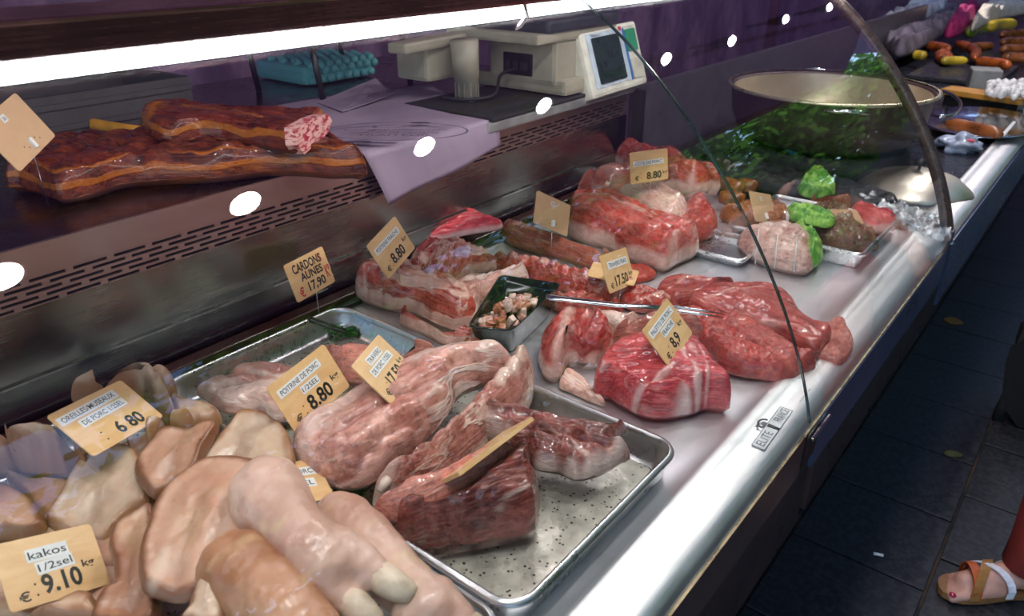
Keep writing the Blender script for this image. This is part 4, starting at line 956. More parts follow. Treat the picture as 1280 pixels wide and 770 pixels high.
leaf('lettuce_leaf', [(988, 284), (1004, 280), (1024, 296), (1028, 318), (1018, 334), (1004, 330), (994, 310)], 'bright green lettuce leaf between the white roast and the tartare tray', .012, .045)
leaf('lettuce_leaf', [(998, 240), (1004, 222), (1018, 208), (1032, 214), (1044, 232), (1040, 246), (1018, 250)], 'dark green lettuce leaf at the head of the tartare tray', .03, .022)
leaf('lettuce_leaf', [(985, 262), (1000, 256), (1030, 262), (1044, 276), (1036, 286), (1010, 282), (990, 276)], 'frilly pale lettuce garnish on the tartare', .052, .012, (.008, 70))
def far_tray():
    c0, c1, c2, c3 = PZ(1004, 240, .035), PZ(1132, 283, .035), PZ(1090, 327, .035), PZ(985, 300, .035)
    d = (c2-c1).normalized(); ctr = (c0+c1+c2+c3)/4
    e = tray(1.50, 1.775, .315, .60, 'shallow steel tray of tartare and dark red meat under the far glass pane', M['tray'], M['tray'], h=.035, r=.02)
far_tray()
slab('tartare', [(985, 275), (1000, 262), (1030, 254), (1060, 260), (1075, 280), (1098, 300), (1092, 316), (1060, 316), (1020, 306), (995, 292)], 'heap of chopped meat tartare with herbs in the far steel tray', 'tartare', meat('tartare', (.10, .03, .015), (.24, .09, .055), (.22, .26, .08), .6, 2.6, (30, 30, 30), gloss=.25), .006, .01, t=.042, lump=(.008, 70), fold=(.004, 120, 60), jag=.005)
slab('red_meat', [(1062, 262), (1080, 256), (1105, 264), (1122, 276), (1112, 290), (1090, 292), (1074, 282)], 'dark red meat strips at the back of the tartare tray', 'meat', M['pinkslab'], .006, .01, t=.04, lump=(.006, 60), fold=(.006, 80, 8))
slab('pate_block', [(1012, 252), (1040, 244), (1062, 250), (1058, 262), (1030, 262)], 'reddish brown chopped meat mound behind the tartare', 'meat', M['sausage'], .006, .01, t=.045, lump=(.006, 60))
for i, (a, b, lb) in enumerate([((898, 226), (926, 236), 'dark brown sausage behind the red pork end, left one'), ((922, 230), (946, 234), 'short brown sausage beside the small tag'), ((900, 246), (930, 250), 'brown sausage nearest the red pork end')]):
    A = PZ(*a, .03); B = PZ(*b, .03); d = B-A
    o = tube('sausage', [A-d*.06, A, A+d*.3, A+d*.7, B, B+d*.06], [.004, .015, .018, .018, .015, .004], simple('sausage_skin%d' % i, (.22, .065, .02), .25, var=.4, sc=40, bump=.2), None, 16)
    tag(o, lb, 'sausage')
slab('minced_patty', [(905, 262), (930, 252), (960, 250), (985, 262), (980, 285), (950, 292), (920, 284), (900, 272)], 'brown chopped meat around the small tag behind the roast', 'meat', M['sausage'], 0, 0, t=.04, lump=(.008, 50), fold=(.005, 60, 30))
small = tray(1.36, 1.50, .50, .66, 'small steel dish between the pork end and the white roast', M['tray'], M['tray'], h=.02, r=.02, name='small_dish')
slab('black_pudding', [(846, 205), (870, 196), (900, 200), (925, 210), (935, 225), (905, 228), (880, 218), (855, 220)], 'dark lumpy blood sausage coil at the far back of the deck', 'sausage', simple('black_pudding', (.03, .02, .022), .3, var=.5, bump=.4), 0, 0, t=.05, lump=(.01, 40))
slab('black_pudding', [(900, 196), (930, 180), (980, 176), (1010, 190), (1000, 206), (960, 214), (925, 210)], 'black wrapped charcuterie in front of the large pan', 'sausage', simple('black_wrap', (.02, .022, .03), .25, var=.5, bump=.4), 0, 0, t=.04, lump=(.012, 30))
slab('foil_sheet', [(1040, 246), (1046, 236), (1062, 236), (1100, 250), (1140, 262), (1172, 276), (1190, 292), (1184, 304), (1160, 300), (1120, 284), (1080, 268), (1050, 258)], 'crumpled aluminium foil along the far end of the deck', 'foil', M['foil'], .0, .0, t=.022, lump=(.014, 60), fold=(.008, 90, 60), jag=.006)
# ------------------------------------------------------------------ neighbouring counter
nc = empty('neighbour_counter', (1.83, 0, 0), 'next stall counter beyond the curved glass end, with dark top and bright steel lip', 'counter')
def nb(n, prof, x0, x1, mat, nx=10):
    o = extrude_profile(n, [(y, z) for y, z in prof], x0-1.83, x1-1.83, mat, nc, True, nx); return o
nb('worktop', [(1.0, 0.0), (.30, 0.0), (.288, .006)], 1.835, 5.2, simple('dark_counter', (.02, .02, .028), .28))
nb('front_lip', lipp, 1.835, 5.2, M['lip'], 60)
box('fascia_panel', (1.70, .2150, -.095), (3.36, .006, .16), M['fasciab'], nc)
box('body', (1.72, .75, -.50), (3.36, .70, .80), M['fascia'], nc)
box('back_board', (1.72, 1.06, .10), (3.36, .02, .24), simple('grey_board', (.07, .065, .08), .35), nc)
# black stand, large pan with paella remains
def pan():
    e = empty('large_pan', (2.28, .66, .0), 'very wide shallow pan with orange leftovers, behind the far glass pane', 'pan')
    shaded_m = simple('pan_shaded', (.07, .045, .045), .4, .3, .25, 8)  # shade on the pan's outer side is put into this dark colour
    lathe('inner_side', [(.262, .204), (.250, .146), (.223, .090), (0, .076)], (0, 0, 0), simple('pan_cream', (.50, .43, .30), .35, .3, .2, 8), e, 64)  # inner surface of the same pan, split from the shaded outside
    lathe('bowl', [(.19, .06), (.235, .08), (.262, .14), (.270, .205), (.276, .208), (.274, .212), (.264, .206), (.252, .145), (.225, .088), (.0, .072)], (0, 0, 0), shaded_m, e, 64)
    lathe('rim', [(.270, .206), (.281, .208), (.281, .214), (.272, .215)], (0, 0, 0), simple('brass_rim', (.62, .56, .40), .3, .8), e, 64)
    f = lathe('food', [(.235, .105), (.18, .125), (.12, .12), (0, .115)], (0, 0, 0), None, e, 64)
    t = NT('paella'); o = t.obj(); f.data.materials.clear(); n = t.noise(o, 26, 4, .7)
    t.pbr(Base__Color=t.mix(t.ramp(n, .4, .6), (.42, .13, .03), (.66, .40, .14)), Roughness=.4, Normal=t.bump(n, .9, .01)); f.data.materials.append(t.m)
    for v in f.data.vertices: v.co.z += .012*noise.noise(v.co*30)
    for s in (0, 180):
        a = math.radians(s+205); c_, s_ = math.cos(a), math.sin(a)
        tube('handle', smooth_open([(c_*.272-s_*.05, s_*.272+c_*.05, .19), (c_*.325-s_*.04, s_*.325+c_*.04, .205), (c_*.325+s_*.04, s_*.325-c_*.04, .205), (c_*.272+s_*.05, s_*.272-c_*.05, .19)], 14), .006, M['chrome'], e, 8)
    return e
pan()
st_ = empty('pan_stand', (2.28, .66, 0), 'black round stand carrying the large pan', 'stand')
lathe('ring', [(.22, .0), (.24, .0), (.24, .06), (.22, .06), (.22, 0)], (0, 0, 0), M['blackm'], st_, 40)
def lid():
    e = empty('steel_lid', (2.14, .365, .0), 'pale steel dish cover with a dark knob, next to the foil', 'lid')
    lathe('dome', [(.135, 0), (.138, .004), (.13, .012), (.10, .035), (.05, .05), (0, .054)], (0, 0, 0), steel('lid_steel', (.72, .66, .56), .35), e, 40)
    lathe('knob', [(.004, .052), (.004, .065), (.014, .068), (.016, .075), (.008, .082), (0, .083)], (0, 0, 0), M['black'], e, 16)
    return e
lid()
slab('black_cloth', [(1.86, .42), (1.95, .36), (2.02, .50), (2.05, .85), (1.92, .92), (1.86, .70)], 'black folded cloth lying in front of the large pan', 'cloth', simple('black_cloth', (.014, .014, .018), .6, var=.4, bump=.3), .001, .001, t=.035, lump=(.01, 25), world=True)
bottle = empty('blue_squeezer', PZ(1006, 190, .06), 'small blue utensil handle leaning before the large pan', 'utensil')
tube('handle', [(0, 0, -.04), (-.02, .03, .0), (-.05, .06, .05)], [.009, .011, .008], simple('blue_plastic', (.03, .16, .22), .3), bottle)
# goods on the neighbouring counter, beyond the bronze frame
dk_tray = simple('dark_tray', (.03, .03, .035), .3)
def cloth(px, label, mat, z0, t):
    return slab('cloth', px, label, 'cloth', mat, z0, z0, t=t, lump=(.03, 9), fold=(.03, 14, 3), jag=.004)
wcl = simple('white_cloth', (.55, .55, .60), .8, var=.25, sc=8, bump=.3); mcl = simple('magenta_cloth', (.34, .01, .11), .8, var=.3, bump=.3)
gcl = simple('grey_cloth', (.16, .13, .17), .8, var=.5, sc=8, bump=.3)
cloth([(1092, 30), (1140, 8), (1180, -4), (1182, 14), (1140, 30), (1110, 40)], 'bright white crumpled cloth nearest the bronze glass end', wcl, .10, .05)
cloth([(1105, 44), (1150, 28), (1188, 12), (1196, 30), (1150, 62), (1120, 70)], 'grey pleated cloth below the white crumpled one', gcl, .06, .06)
cloth([(1180, 40), (1196, 14), (1216, -8), (1236, -6), (1218, 24), (1200, 44)], 'magenta cloth between the grey and white cloths', mcl, .08, .06)
cloth([(1214, 38), (1232, 8), (1290, -10), (1300, 12), (1250, 24)], 'cream white cloth at the top right corner', simple('cream_cloth', (.62, .55, .48), .8, bump=.3), .10, .06)
pep = simple('pepper_green', (.16, .24, .02), .25, var=.4, sc=10); pey = simple('pepper_yellow', (.52, .36, .03), .25, var=.3, sc=10)
brn = simple('grilled_brown', (.20, .06, .015), .3, var=.6, sc=18, bump=.3); brr = simple('grilled_red', (.36, .08, .015), .3, var=.5, sc=18, bump=.3)
def links(specs, nm, cat, group):
    for (a, b, z, r, mat, lab) in specs:
        A = PZ(*a, z); B = PZ(*b, z); d = B-A; s_ = Vector((-d.y, d.x, 0))*.08
        o = tube(nm, smooth_open([A-d*.05, A, (A+B)/2+s_, B, B+d*.05], 14), [r*x for x in (.25, .7, .95, 1, 1, 1, 1, 1, 1, 1, 1, .95, .7, .25)], mat, None, 14); tag(o, lab, cat, group)
links([((1212, 42), (1240, 34), .08, .035, pep, 'green pepper below the cream cloth'), ((1236, 34), (1268, 30), .09, .035, pey, 'yellow-green pepper at the right, below the cream cloth'), ((1142, 68), (1156, 70), .06, .022, pey, 'small yellow pepper beside the bronze glass end'), ((1178, 76), (1208, 76), .05, .02, pey, 'yellow pepper lying on the dark tray')], 'pepper', 'pepper', 'peppers on the next counter')
links([((1252, 44), (1284, 42), .07, .026, brn, 'grilled sausage, top one of the stack at the right edge'), ((1252, 53), (1286, 52), .06, .026, brn, 'grilled sausage, second of the stack at the right edge'), ((1252, 62), (1286, 62), .05, .026, brn, 'grilled sausage, third of the stack at the right edge'), ((1254, 72), (1288, 73), .04, .026, brn, 'grilled sausage, lowest of the stack at the right edge'),
       ((1158, 56), (1186, 62), .06, .024, brr, 'orange grilled sausage behind the bronze glass end'), ((1196, 54), (1218, 72), .06, .024, brr, 'orange grilled sausage slanting down in the dark tray'), ((1222, 76), (1262, 82), .05, .024, brr, 'reddish grilled sausage above the grey block'), ((1212, 60), (1240, 58), .055, .024, brn, 'dark grilled sausage above the reddish one'),
       ((1184, 154), (1250, 168), .04, .020, brn, 'long brown sausage in the silver dish of the next stall')], 'grilled_sausage', 'sausage', 'grilled sausages on the next counter')
o = slab('orange_chunk', [(1168, 66), (1186, 62), (1192, 76), (1176, 80)], 'orange glazed meat chunk beside the yellow pepper', 'meat', brr, .03, .03, t=.03, lump=(.01, 30))
o = box('black_goods_tray', tuple(PZ(1205, 90, .012)), (.62, .36, .02), dk_tray, None, bev=.004); tag(o, 'black tray under the grilled goods of the next stall', 'tray')
o = box('grey_block', tuple(PZ(1230, 98, .06)), (.10, .11, .08), simple('grey_block', (.28, .28, .27), .4), None, Matrix.Rotation(.3, 3, 'Z'), bev=.006); tag(o, 'grey block standing behind the orange wooden board', 'block')
wb = simple('orange_wood', (.50, .24, .04), .4, var=.2, sc=14)
A_ = PZ(1182, 112, .05); B_ = PZ(1284, 126, .05)
e = empty('wooden_board', (A_+B_)/2, 'orange wooden board at the right edge above the silver dish', 'board')
ang = math.atan2((B_-A_).y, (B_-A_).x); box('plank', (0, 0, 0), ((B_-A_).length, .10, .022), wb, e, Matrix.Rotation(ang, 3, 'Z'), bev=.004)
box('support', (0, 0, -.032), ((B_-A_).length*.9, .07, .04), M['black'], e, Matrix.Rotation(ang, 3, 'Z'))
rs = random.Random(5); bm = bmesh.new()
for i in range(70):
    p = PZ(rs.uniform(1236, 1284), rs.uniform(104, 118), .085)
    bmesh.ops.create_icosphere(bm, subdivisions=1, radius=rs.uniform(.012, .02), matrix=Matrix.Translation(p+Vector((0, 0, rs.uniform(-.01, .01)))))
o = bm_obj('cheese_curds', bm, simple('white_curds', (.66, .66, .66), .6), None, True); tag(o, 'heap of white curds on the orange board at the right edge', 'cheese', kind='stuff')
def wire(pts, r, label, z):
    o = tube('wire_loop', smooth_open([PZ(x, y, z) for x, y in pts], 30), r, M['chrome'], None, 8); tag(o, label, 'wire')
wire([(1162, 112), (1185, 116), (1200, 128), (1196, 140), (1180, 146), (1160, 142)], .006, 'bright wire loop just right of the bronze frame', .06)
e = empty('silver_dish', PZ(1225, 160, .004), 'silver oval dish with a brown sausage on the next counter', 'dish')
lathe('dish', [(0, .0), (.13, .0), (.17, .02), (.178, .022), (.17, .026), (.13, .006), (0, .005)], (0, 0, 0), M['chrome'], e, 40, 1.5)
sd = empty('foil_bag', PZ(1200, 180, .02), 'crumpled clear plastic bag with blue and red print near the bronze frame', 'bag')
bgm = simple('plastic_bag', (.30, .36, .48), .2, var=.5, sc=25, bump=.6)
bm = bmesh.new(); bmesh.ops.create_icosphere(bm, subdivisions=4, radius=.055)
for v in bm.verts: v.co += v.normal*.03*noise.noise(v.co*30); v.co.z *= .55
bm_obj('bag', bm, bgm, sd, True)
box('print_mark', (-.035, -.03, .022), (.02, .02, .004), simple('red_print', (.5, .02, .05), .4), sd)

# ------------------------------------------------------------------ price tags
TP = {
    'kakos': ([0.1489, 0.6658, 0.0688], [0.9156, 0.1987, 0.3494, 0.0675, 0.781, -0.6209, -0.3963, 0.5921, 0.7017], 0.0903, 0.0645), # err 1.0 facing True
    'oreilles': ([0.268, 0.7766, 0.125], [0.929, -0.2218, 0.2961, 0.342, 0.8203, -0.4584, -0.1413, 0.5271, 0.838], 0.0997, 0.0665), # err 1.0 facing True
    'poit12': ([0.4589, 0.6749, 0.1082], [0.9826, -0.1786, 0.0503, 0.1236, 0.4283, -0.8952, 0.1384, 0.8858, 0.4429], 0.0966, 0.0644), # err 1.1 facing True
    'trav12': ([0.5267, 0.6153, 0.1253], [0.8722, -0.2883, 0.3952, 0.4797, 0.6624, -0.5754, -0.0959, 0.6914, 0.7161], 0.0966, 0.0644), # err 0.7 facing True
    'hidden': ([0.3479, 0.5904, 0.0735], [0.9218, 0.3515, 0.1637, -0.3211, 0.9286, -0.1859, -0.2174, 0.1188, 0.9688], 0.0997, 0.0665), # err 0.8 facing True
    'palette': ([0.8849, 0.4183, 0.0903], [0.9845, -0.1707, 0.0398, 0.1406, 0.6335, -0.7608, 0.1047, 0.7547, 0.6477], 0.0966, 0.0644), # err 0.6 facing True
    'poitf': ([0.8026, 0.8931, 0.1281], [0.9354, -0.2917, 0.1998, 0.3032, 0.371, -0.8777, 0.1819, 0.8816, 0.4355], 0.0997, 0.0665), # err 0.8 facing True
    'cardons': ([0.6974, 0.9803, 0.0915], [0.9753, -0.0587, 0.2128, 0.2204, 0.3133, -0.9237, -0.0124, 0.9478, 0.3185], 0.0970, 0.0647), # err 0.2 facing True
    'travf': ([1.0693, 0.6119, 0.0716], [0.9853, 0.1185, 0.1235, 0.0594, 0.4399, -0.8961, -0.1605, 0.8902, 0.4264], 0.0997, 0.0665), # err 0.3 facing True
    'cote': ([1.4697, 0.78, 0.1387], [0.9151, 0.097, -0.3915, -0.403, 0.1793, -0.8975, -0.0169, 0.979, 0.2032], 0.1018, 0.0679), # err 0.0 facing True
    'rev': ([1.1824, 0.8346, 0.0952], [0.8409, 0.5384, -0.0547, -0.2378, 0.2768, -0.931, -0.4861, 0.7959, 0.3608], 0.0997, 0.0665), # err 0.2 facing True
    'small': ([1.5994, 0.5606, 0.0548], [0.9445, 0.3282, 0.0166, -0.1483, 0.4707, -0.8697, -0.2933, 0.819, 0.4933], 0.1018, 0.0679), # err 0.3 facing True
    'back': ([0.3669, 1.0955, 0.372], [0.7464, -0.428, 0.5095, 0.6311, 0.2126, -0.746, 0.211, 0.8784, 0.4288], 0.1018, 0.0679), # err 1.2 facing True
    'tart': ([1.6793, 0.3975, 0.0382], [0.9006, 0.4165, -0.1246, -0.4027, 0.691, -0.6003, -0.1639, 0.5907, 0.79], 0.0892, 0.0595), # err 0.1 facing True

}
def rr(wd, hg, r, n=5):
    return rrect(wd/2, hg/2, r, n)
def plate(name, wd, hg, th, r, mat, parent):
    pts = rr(wd, hg, r); n = len(pts)
    vs = [(x, y, -th/2) for x, y in pts]+[(x, y, th/2) for x, y in pts]
    fs = [tuple(range(n))[::-1], tuple(range(n, 2*n))]+[(i, (i+1) % n, n+(i+1) % n, n+i) for i in range(n)]
    return mesh_obj(name, vs, fs, mat, parent)
def ptag(key, label, strips=(), price=None, kg=True, euro=True, dots=True, hand=None, back=False, pin=True, psz=(.42, .27), ppos=(.02, -.27), kgpos=(.36, -.18), pin_to=None):
    pos, R, wd, hg = TP[key]; R3 = Matrix((R[0:3], R[3:6], R[6:9]))
    e = empty('price_tag', pos, label, 'price tag', 'price tags')
    e.matrix_world = Matrix.Translation(pos) @ R3.to_4x4()
    plate('plate', wd, hg, .0016, .004, M['tagb'] if back else M['tag'], e)
    z = .0009
    for (tx, x, y, sw, sh, rot) in strips:
        s = plate('label_strip', sw*wd, sh*hg, .0003, .0006, M['label'], e); s.location = (x*wd, y*hg, z+.0002); s.rotation_euler.z = rot
        put_text(s, tx, 0, 0, sw*wd*.90, sh*hg*.60, M['ink'], .0003, 0, .006)
    if price:
        put_text(e, price, ppos[0]*wd, ppos[1]*hg, psz[0]*wd, psz[1]*hg, M['ink'], z, 0, .03)
        if kg: put_text(e, 'kg', kgpos[0]*wd, kgpos[1]*hg, .13*wd, .15*hg, M['ink'], z, 0, .02)
        if euro: put_text(e, '\u20ac', -.34*wd, -.34*hg, .11*wd, .15*hg, M['ink'], z, 0, .02)
        if dots:
            for k, (dx, dy) in enumerate(((-.22, -.20), (-.22, -.36))):
                o = lathe('peg_hole', [(.0, .0002), (.0009, .0002), (.001, 0)], (0, 0, 0), M['ink'], e, 8); o.location = (dx*wd, dy*hg, z)
    if hand:
        for (tx, x, y, sw, sh, mt, rot) in hand: put_text(e, tx, x*wd, y*hg, sw*wd, sh*hg, M[mt], z, rot, .03)
    if back:
        q = plate('bar_sticker', .10*wd, .14*hg, .0003, .0005, M['label'], e); q.location = (-.02*wd, .30*hg, z+.0001)
        put_text(q, '36', 0, 0, .06*wd, .08*hg, M['ink'], .0003)
        for k in range(6):
            o = lathe('peg_hole', [(.0, .0002), (.0009, .0002), (.001, 0)], (0, 0, 0), M['ink'], e, 8); o.location = ((-.12+.07*k)*wd, (-.26-.07*(k % 2))*hg, z)
        box('clip', (.03*wd, -.30*hg, .003), (.006, .014, .005), M['white'], e, bev=.001)
    if pin:
        top = Vector((.05*wd, -.30*hg, -.002)); dn = R3.transposed() @ Vector((0.006, .012, -1)); L_ = pin if isinstance(pin, float) else .05
        tube('pin', [top, top+dn*.010, top+dn*L_], [.0011, .0011, .0008], M['chrome'], e, 8)
    return e
ptag('kakos', 'nearest price tag, reading kakos 9.10, at the lower left corner', [('kakos', -.02, .22, .42, .20, .02), ('1/2sel', .02, .02, .38, .19, .06)], '9.10', psz=(.40, .30), kgpos=(.34, -.10), ppos=(.04, -.24))
ptag('oreilles', 'price tag reading oreilles/museaux 6.80 standing above the pig ears', [('OREILLES/MUSEAUX', -.08, .30, .78, .17, .03), ('DE PORC 1/2SEL', .0, .10, .62, .16, .03)], '6 80', kg=False, euro=False, psz=(.36, .26), ppos=(.13, -.27))
ptag('poit12', 'large price tag reading poitrine de porc 1/2sel 8.80 over the flat pork slab', [('POITRINE DE PORC', -.06, .26, .72, .17, .03), ('1/2SEL', .02, .04, .30, .16, .0)], '8.80', psz=(.40, .30), ppos=(.06, -.25), kgpos=(.38, -.14))
ptag('trav12', 'price tag reading travers de porc 1/2sel 17.50 standing on the rib rack', [('TRAVERS', .02, .30, .44, .17, .0), ('DE PORC 1/2SEL', .02, .10, .68, .17, .0)], '17.50', psz=(.44, .28), ppos=(.05, -.24), kgpos=(.39, -.14))
ptag('hidden', 'half hidden price tag ending in porc 1/2sel behind the front trotter', [('TRAVERS DE PORC', .05, .22, .78, .20, .0), ('1/2SEL', .20, -.06, .36, .20, .0)], pin=.03)
ptag('palette', 'price tag reading palette de porc fraiche 8,9 in the raw shoulder', [('PALETTE DE PORC', 0, .28, .84, .18, .0), ('FRAICHE', .04, .07, .42, .18, .0)], '8,9', psz=(.28, .30), ppos=(.02, -.26), kgpos=(.37, -.10), pin=.04)
ptag('poitf', 'price tag reading poitrine fraiche 8.80 standing on the fresh belly', [('POITRINE FRAICHE', -.02, .20, .80, .18, .0)], '8.80', psz=(.42, .28), ppos=(.04, -.24), kgpos=(.38, -.10))
ptag('cardons', 'handwritten price tag reading cardons aunes 17,90 at the back rail', hand=[('CARDONS', 0, .28, .72, .24, 'ink', .0), ('AUNES', .04, .02, .56, .22, 'ink', .0), ('17,90', .08, -.30, .44, .28, 'ink', 0), ('\u20ac', -.32, -.32, .12, .26, 'inkr', 0), ('K\u00ba', .42, -.14, .12, .34, 'inkr', 0), ('S', .34, .28, .07, .22, 'inkr', 0)], pin=.06)
ptag('travf', 'price tag reading travers frais 17.50 standing in the rib rack', [('TRAVERS FRAIS', .04, .18, .74, .20, .0)], '17.50', psz=(.48, .28), ppos=(.04, -.26), kgpos=(.40, -.20), pin=.04)
ptag('cote', 'farthest readable price tag, cote de porc 8.80, on the back joint', [('COTE DE PORC', -.02, .12, .80, .16, .0)], '8.80', psz=(.40, .24), ppos=(.12, -.30), kgpos=(.42, -.26))
ptag('rev', 'blank-backed tag seen from behind over the pork loin', back=True)
ptag('small', 'small blank tag among the sausages behind the white roast', back=True, pin=.03)
ptag('tart', 'tan tag lying on the tartare with a green reflection', back=True, pin=False)
ptag('back', 'blank-backed tag leaning over the left end of the smoked rib slab', back=True, pin=.085)
# two more plates: one edge-on in the tray, one lying behind the rib tag
def edge_tag():
    a = PZ(556, 601, .090); b = PZ(648, 532, .098); e = empty('price_tag', (a+b)/2, 'tag seen edge-on as a thin wooden strip among the salted cuts', 'price tag', 'price tags')
    x = (b-a).normalized(); v = ((a+b)/2-Vector((0, 0, HC))).normalized(); z = x.cross(v).normalized()
    y = z.cross(x); rot = Matrix((x, y, z)).transposed(); rot = rot @ Matrix.Rotation(.10, 3, 'X')
    e.matrix_world = Matrix.Translation((a+b)/2) @ rot.to_4x4()
    p = plate('plate', (b-a).length, .066, .0045, .003, M['tag'], e)
    tube('pin', [(0, .02, 0), (0, .028, -.01), (0, .03, -.03)], .001, M['chrome'], e, 8)
edge_tag()
def lying_tag():
    a = PZ(734, 338, .05); b = PZ(800, 346, .05); e = empty('price_tag', (a+b)/2, 'yellowish tag lying flat behind the rib price tag', 'price tag', 'price tags')
    e.rotation_euler = (.1, .1, math.atan2((b-a).y, (b-a).x)); plate('plate', .085, .055, .0016, .004, M['tag'], e)
lying_tag()

# ------------------------------------------------------------------ worktop: printed paper, scale, stand, crate, bubble wrap
def paper():
    e = empty('wrapping_paper', (0, 0, 0), 'printed lilac butcher paper sheets draped over the worktop edge', 'paper')
    t = NT('butcher_paper'); g = t.obj()
    t.pbr(Base__Color=t.mix(t.ramp(t.noise(g, 6, 4), .3, .7), (.24, .175, .25), (.33, .25, .33)), Roughness=.6); pm = t.m
    # corners on the worktop then draping over the nosing
    c = [PZ(405, 132, .26), PZ(560, 145, .26), PZ(622, 178, .2485), PZ(456, 204, .2485)]
    V = []; F = []; n, m = 24, 30
    def P(u, v):
        p = c[0].lerp(c[1], u).lerp(c[3].lerp(c[2], u), v)
        return p
    low = [PY(480, 255, 1.022), PY(620, 182, 1.022)]
    edge0 = PY(456, 206, 1.020); edge1 = PY(622, 178, 1.020)
    TL, TR = Vector((1.02, 1.50, .252)), Vector((1.42, 1.40, .252))
    edge0.z = edge1.z = .2505
    for j in range(m+1):
        for i in range(n+1):
            u = i/n; v = j/m
            if v < .7:
                q = v/.7; p = TL.lerp(TR, u).lerp(edge0.lerp(edge1, u), q); p.z = .2505+.006*(1-q)*abs(math.sin(u*5+q*3))
            else:
                q = (v-.7)/.3; p = edge0.lerp(edge1, u).lerp(low[0].lerp(low[1], u), q); p.y = 1.020-.012*math.sin(q*math.pi*.5)+.004*math.sin(u*8)*q
            V.append(p)
    for j in range(m):
        for i in range(n):
            a = j*(n+1)+i; F.append((a, a+1, a+n+2, a+n+1))
    s = mesh_obj('sheet', V, F, pm, e, True)
    mo = s.modifiers.new('t', 'SOLIDIFY'); mo.thickness = .0008; mo.offset = 1
    # raised corner of the second sheet, folded up at the back
    pk = [PY(398, 142, 1.42), PY(470, 98, 1.50), PY(482, 118, 1.44), PY(500, 140, 1.36), PY(430, 160, 1.30)]
    pk = [Vector(p) for p in pk]
    for p in pk: p.z = max(p.z, .256)
    V2 = pk+[p+Vector((0, .001, .001)) for p in pk]; k = len(pk)
    mesh_obj('raised_corner', V2, [tuple(range(k)), tuple(range(k, 2*k))[::-1]]+[(i, (i+1) % k, k+(i+1) % k, k+i) for i in range(k)], pm, e)
    # print: frame, a few lines of text and an ornament
    pr = bpy.data.objects.new('print', None)
    cen = PZ(492, 168, .258); 
    g = empty('tmp', cen, 'x', 'x'); del g['label'], g['category']; g.name = 'printed_emblem'; g.parent = e
    dx = (PZ(545, 160, .258)-PZ(430, 168, .258)); g.rotation_euler.z = math.atan2(dx.y, dx.x)-.30
    for yy, wv_ in ((.062, .10), (.036, .20), (.016, .17), (-.004, .14)):
        put_text(g, 'BOUCHERIE CHARCUTERIE' if wv_ == .20 else ('VIANDES DE QUALITE' if wv_ == .17 else ('TRAITEUR' if wv_ == .14 else 'LA')), 0, yy, wv_, .012, M['inkp'], 0, name='print')
    ring = [(.14*math.cos(a*.157)*1.0, .075*math.sin(a*.157)+.028) for a in range(40)]; rin = [(x*.97, (y-.028)*.95+.028) for x, y in ring]
    vv = [(x, y, 0) for x, y in ring+rin]; mesh_obj('print', vv, [(i, (i+1) % 40, 40+(i+1) % 40, 40+i) for i in range(40)], M['inkp'], g)
    for (x, y, r) in ((-.06, -.055, .016), (-.03, -.062, .011), (.0, -.064, .009), (.04, .098, .012)):
        mesh_obj('print', [(x+r*1.8*math.cos(k*.6), y+r*.6*math.sin(k*.6), 0) for k in range(10)], [tuple(range(10))], M['inkp'], g)
paper()
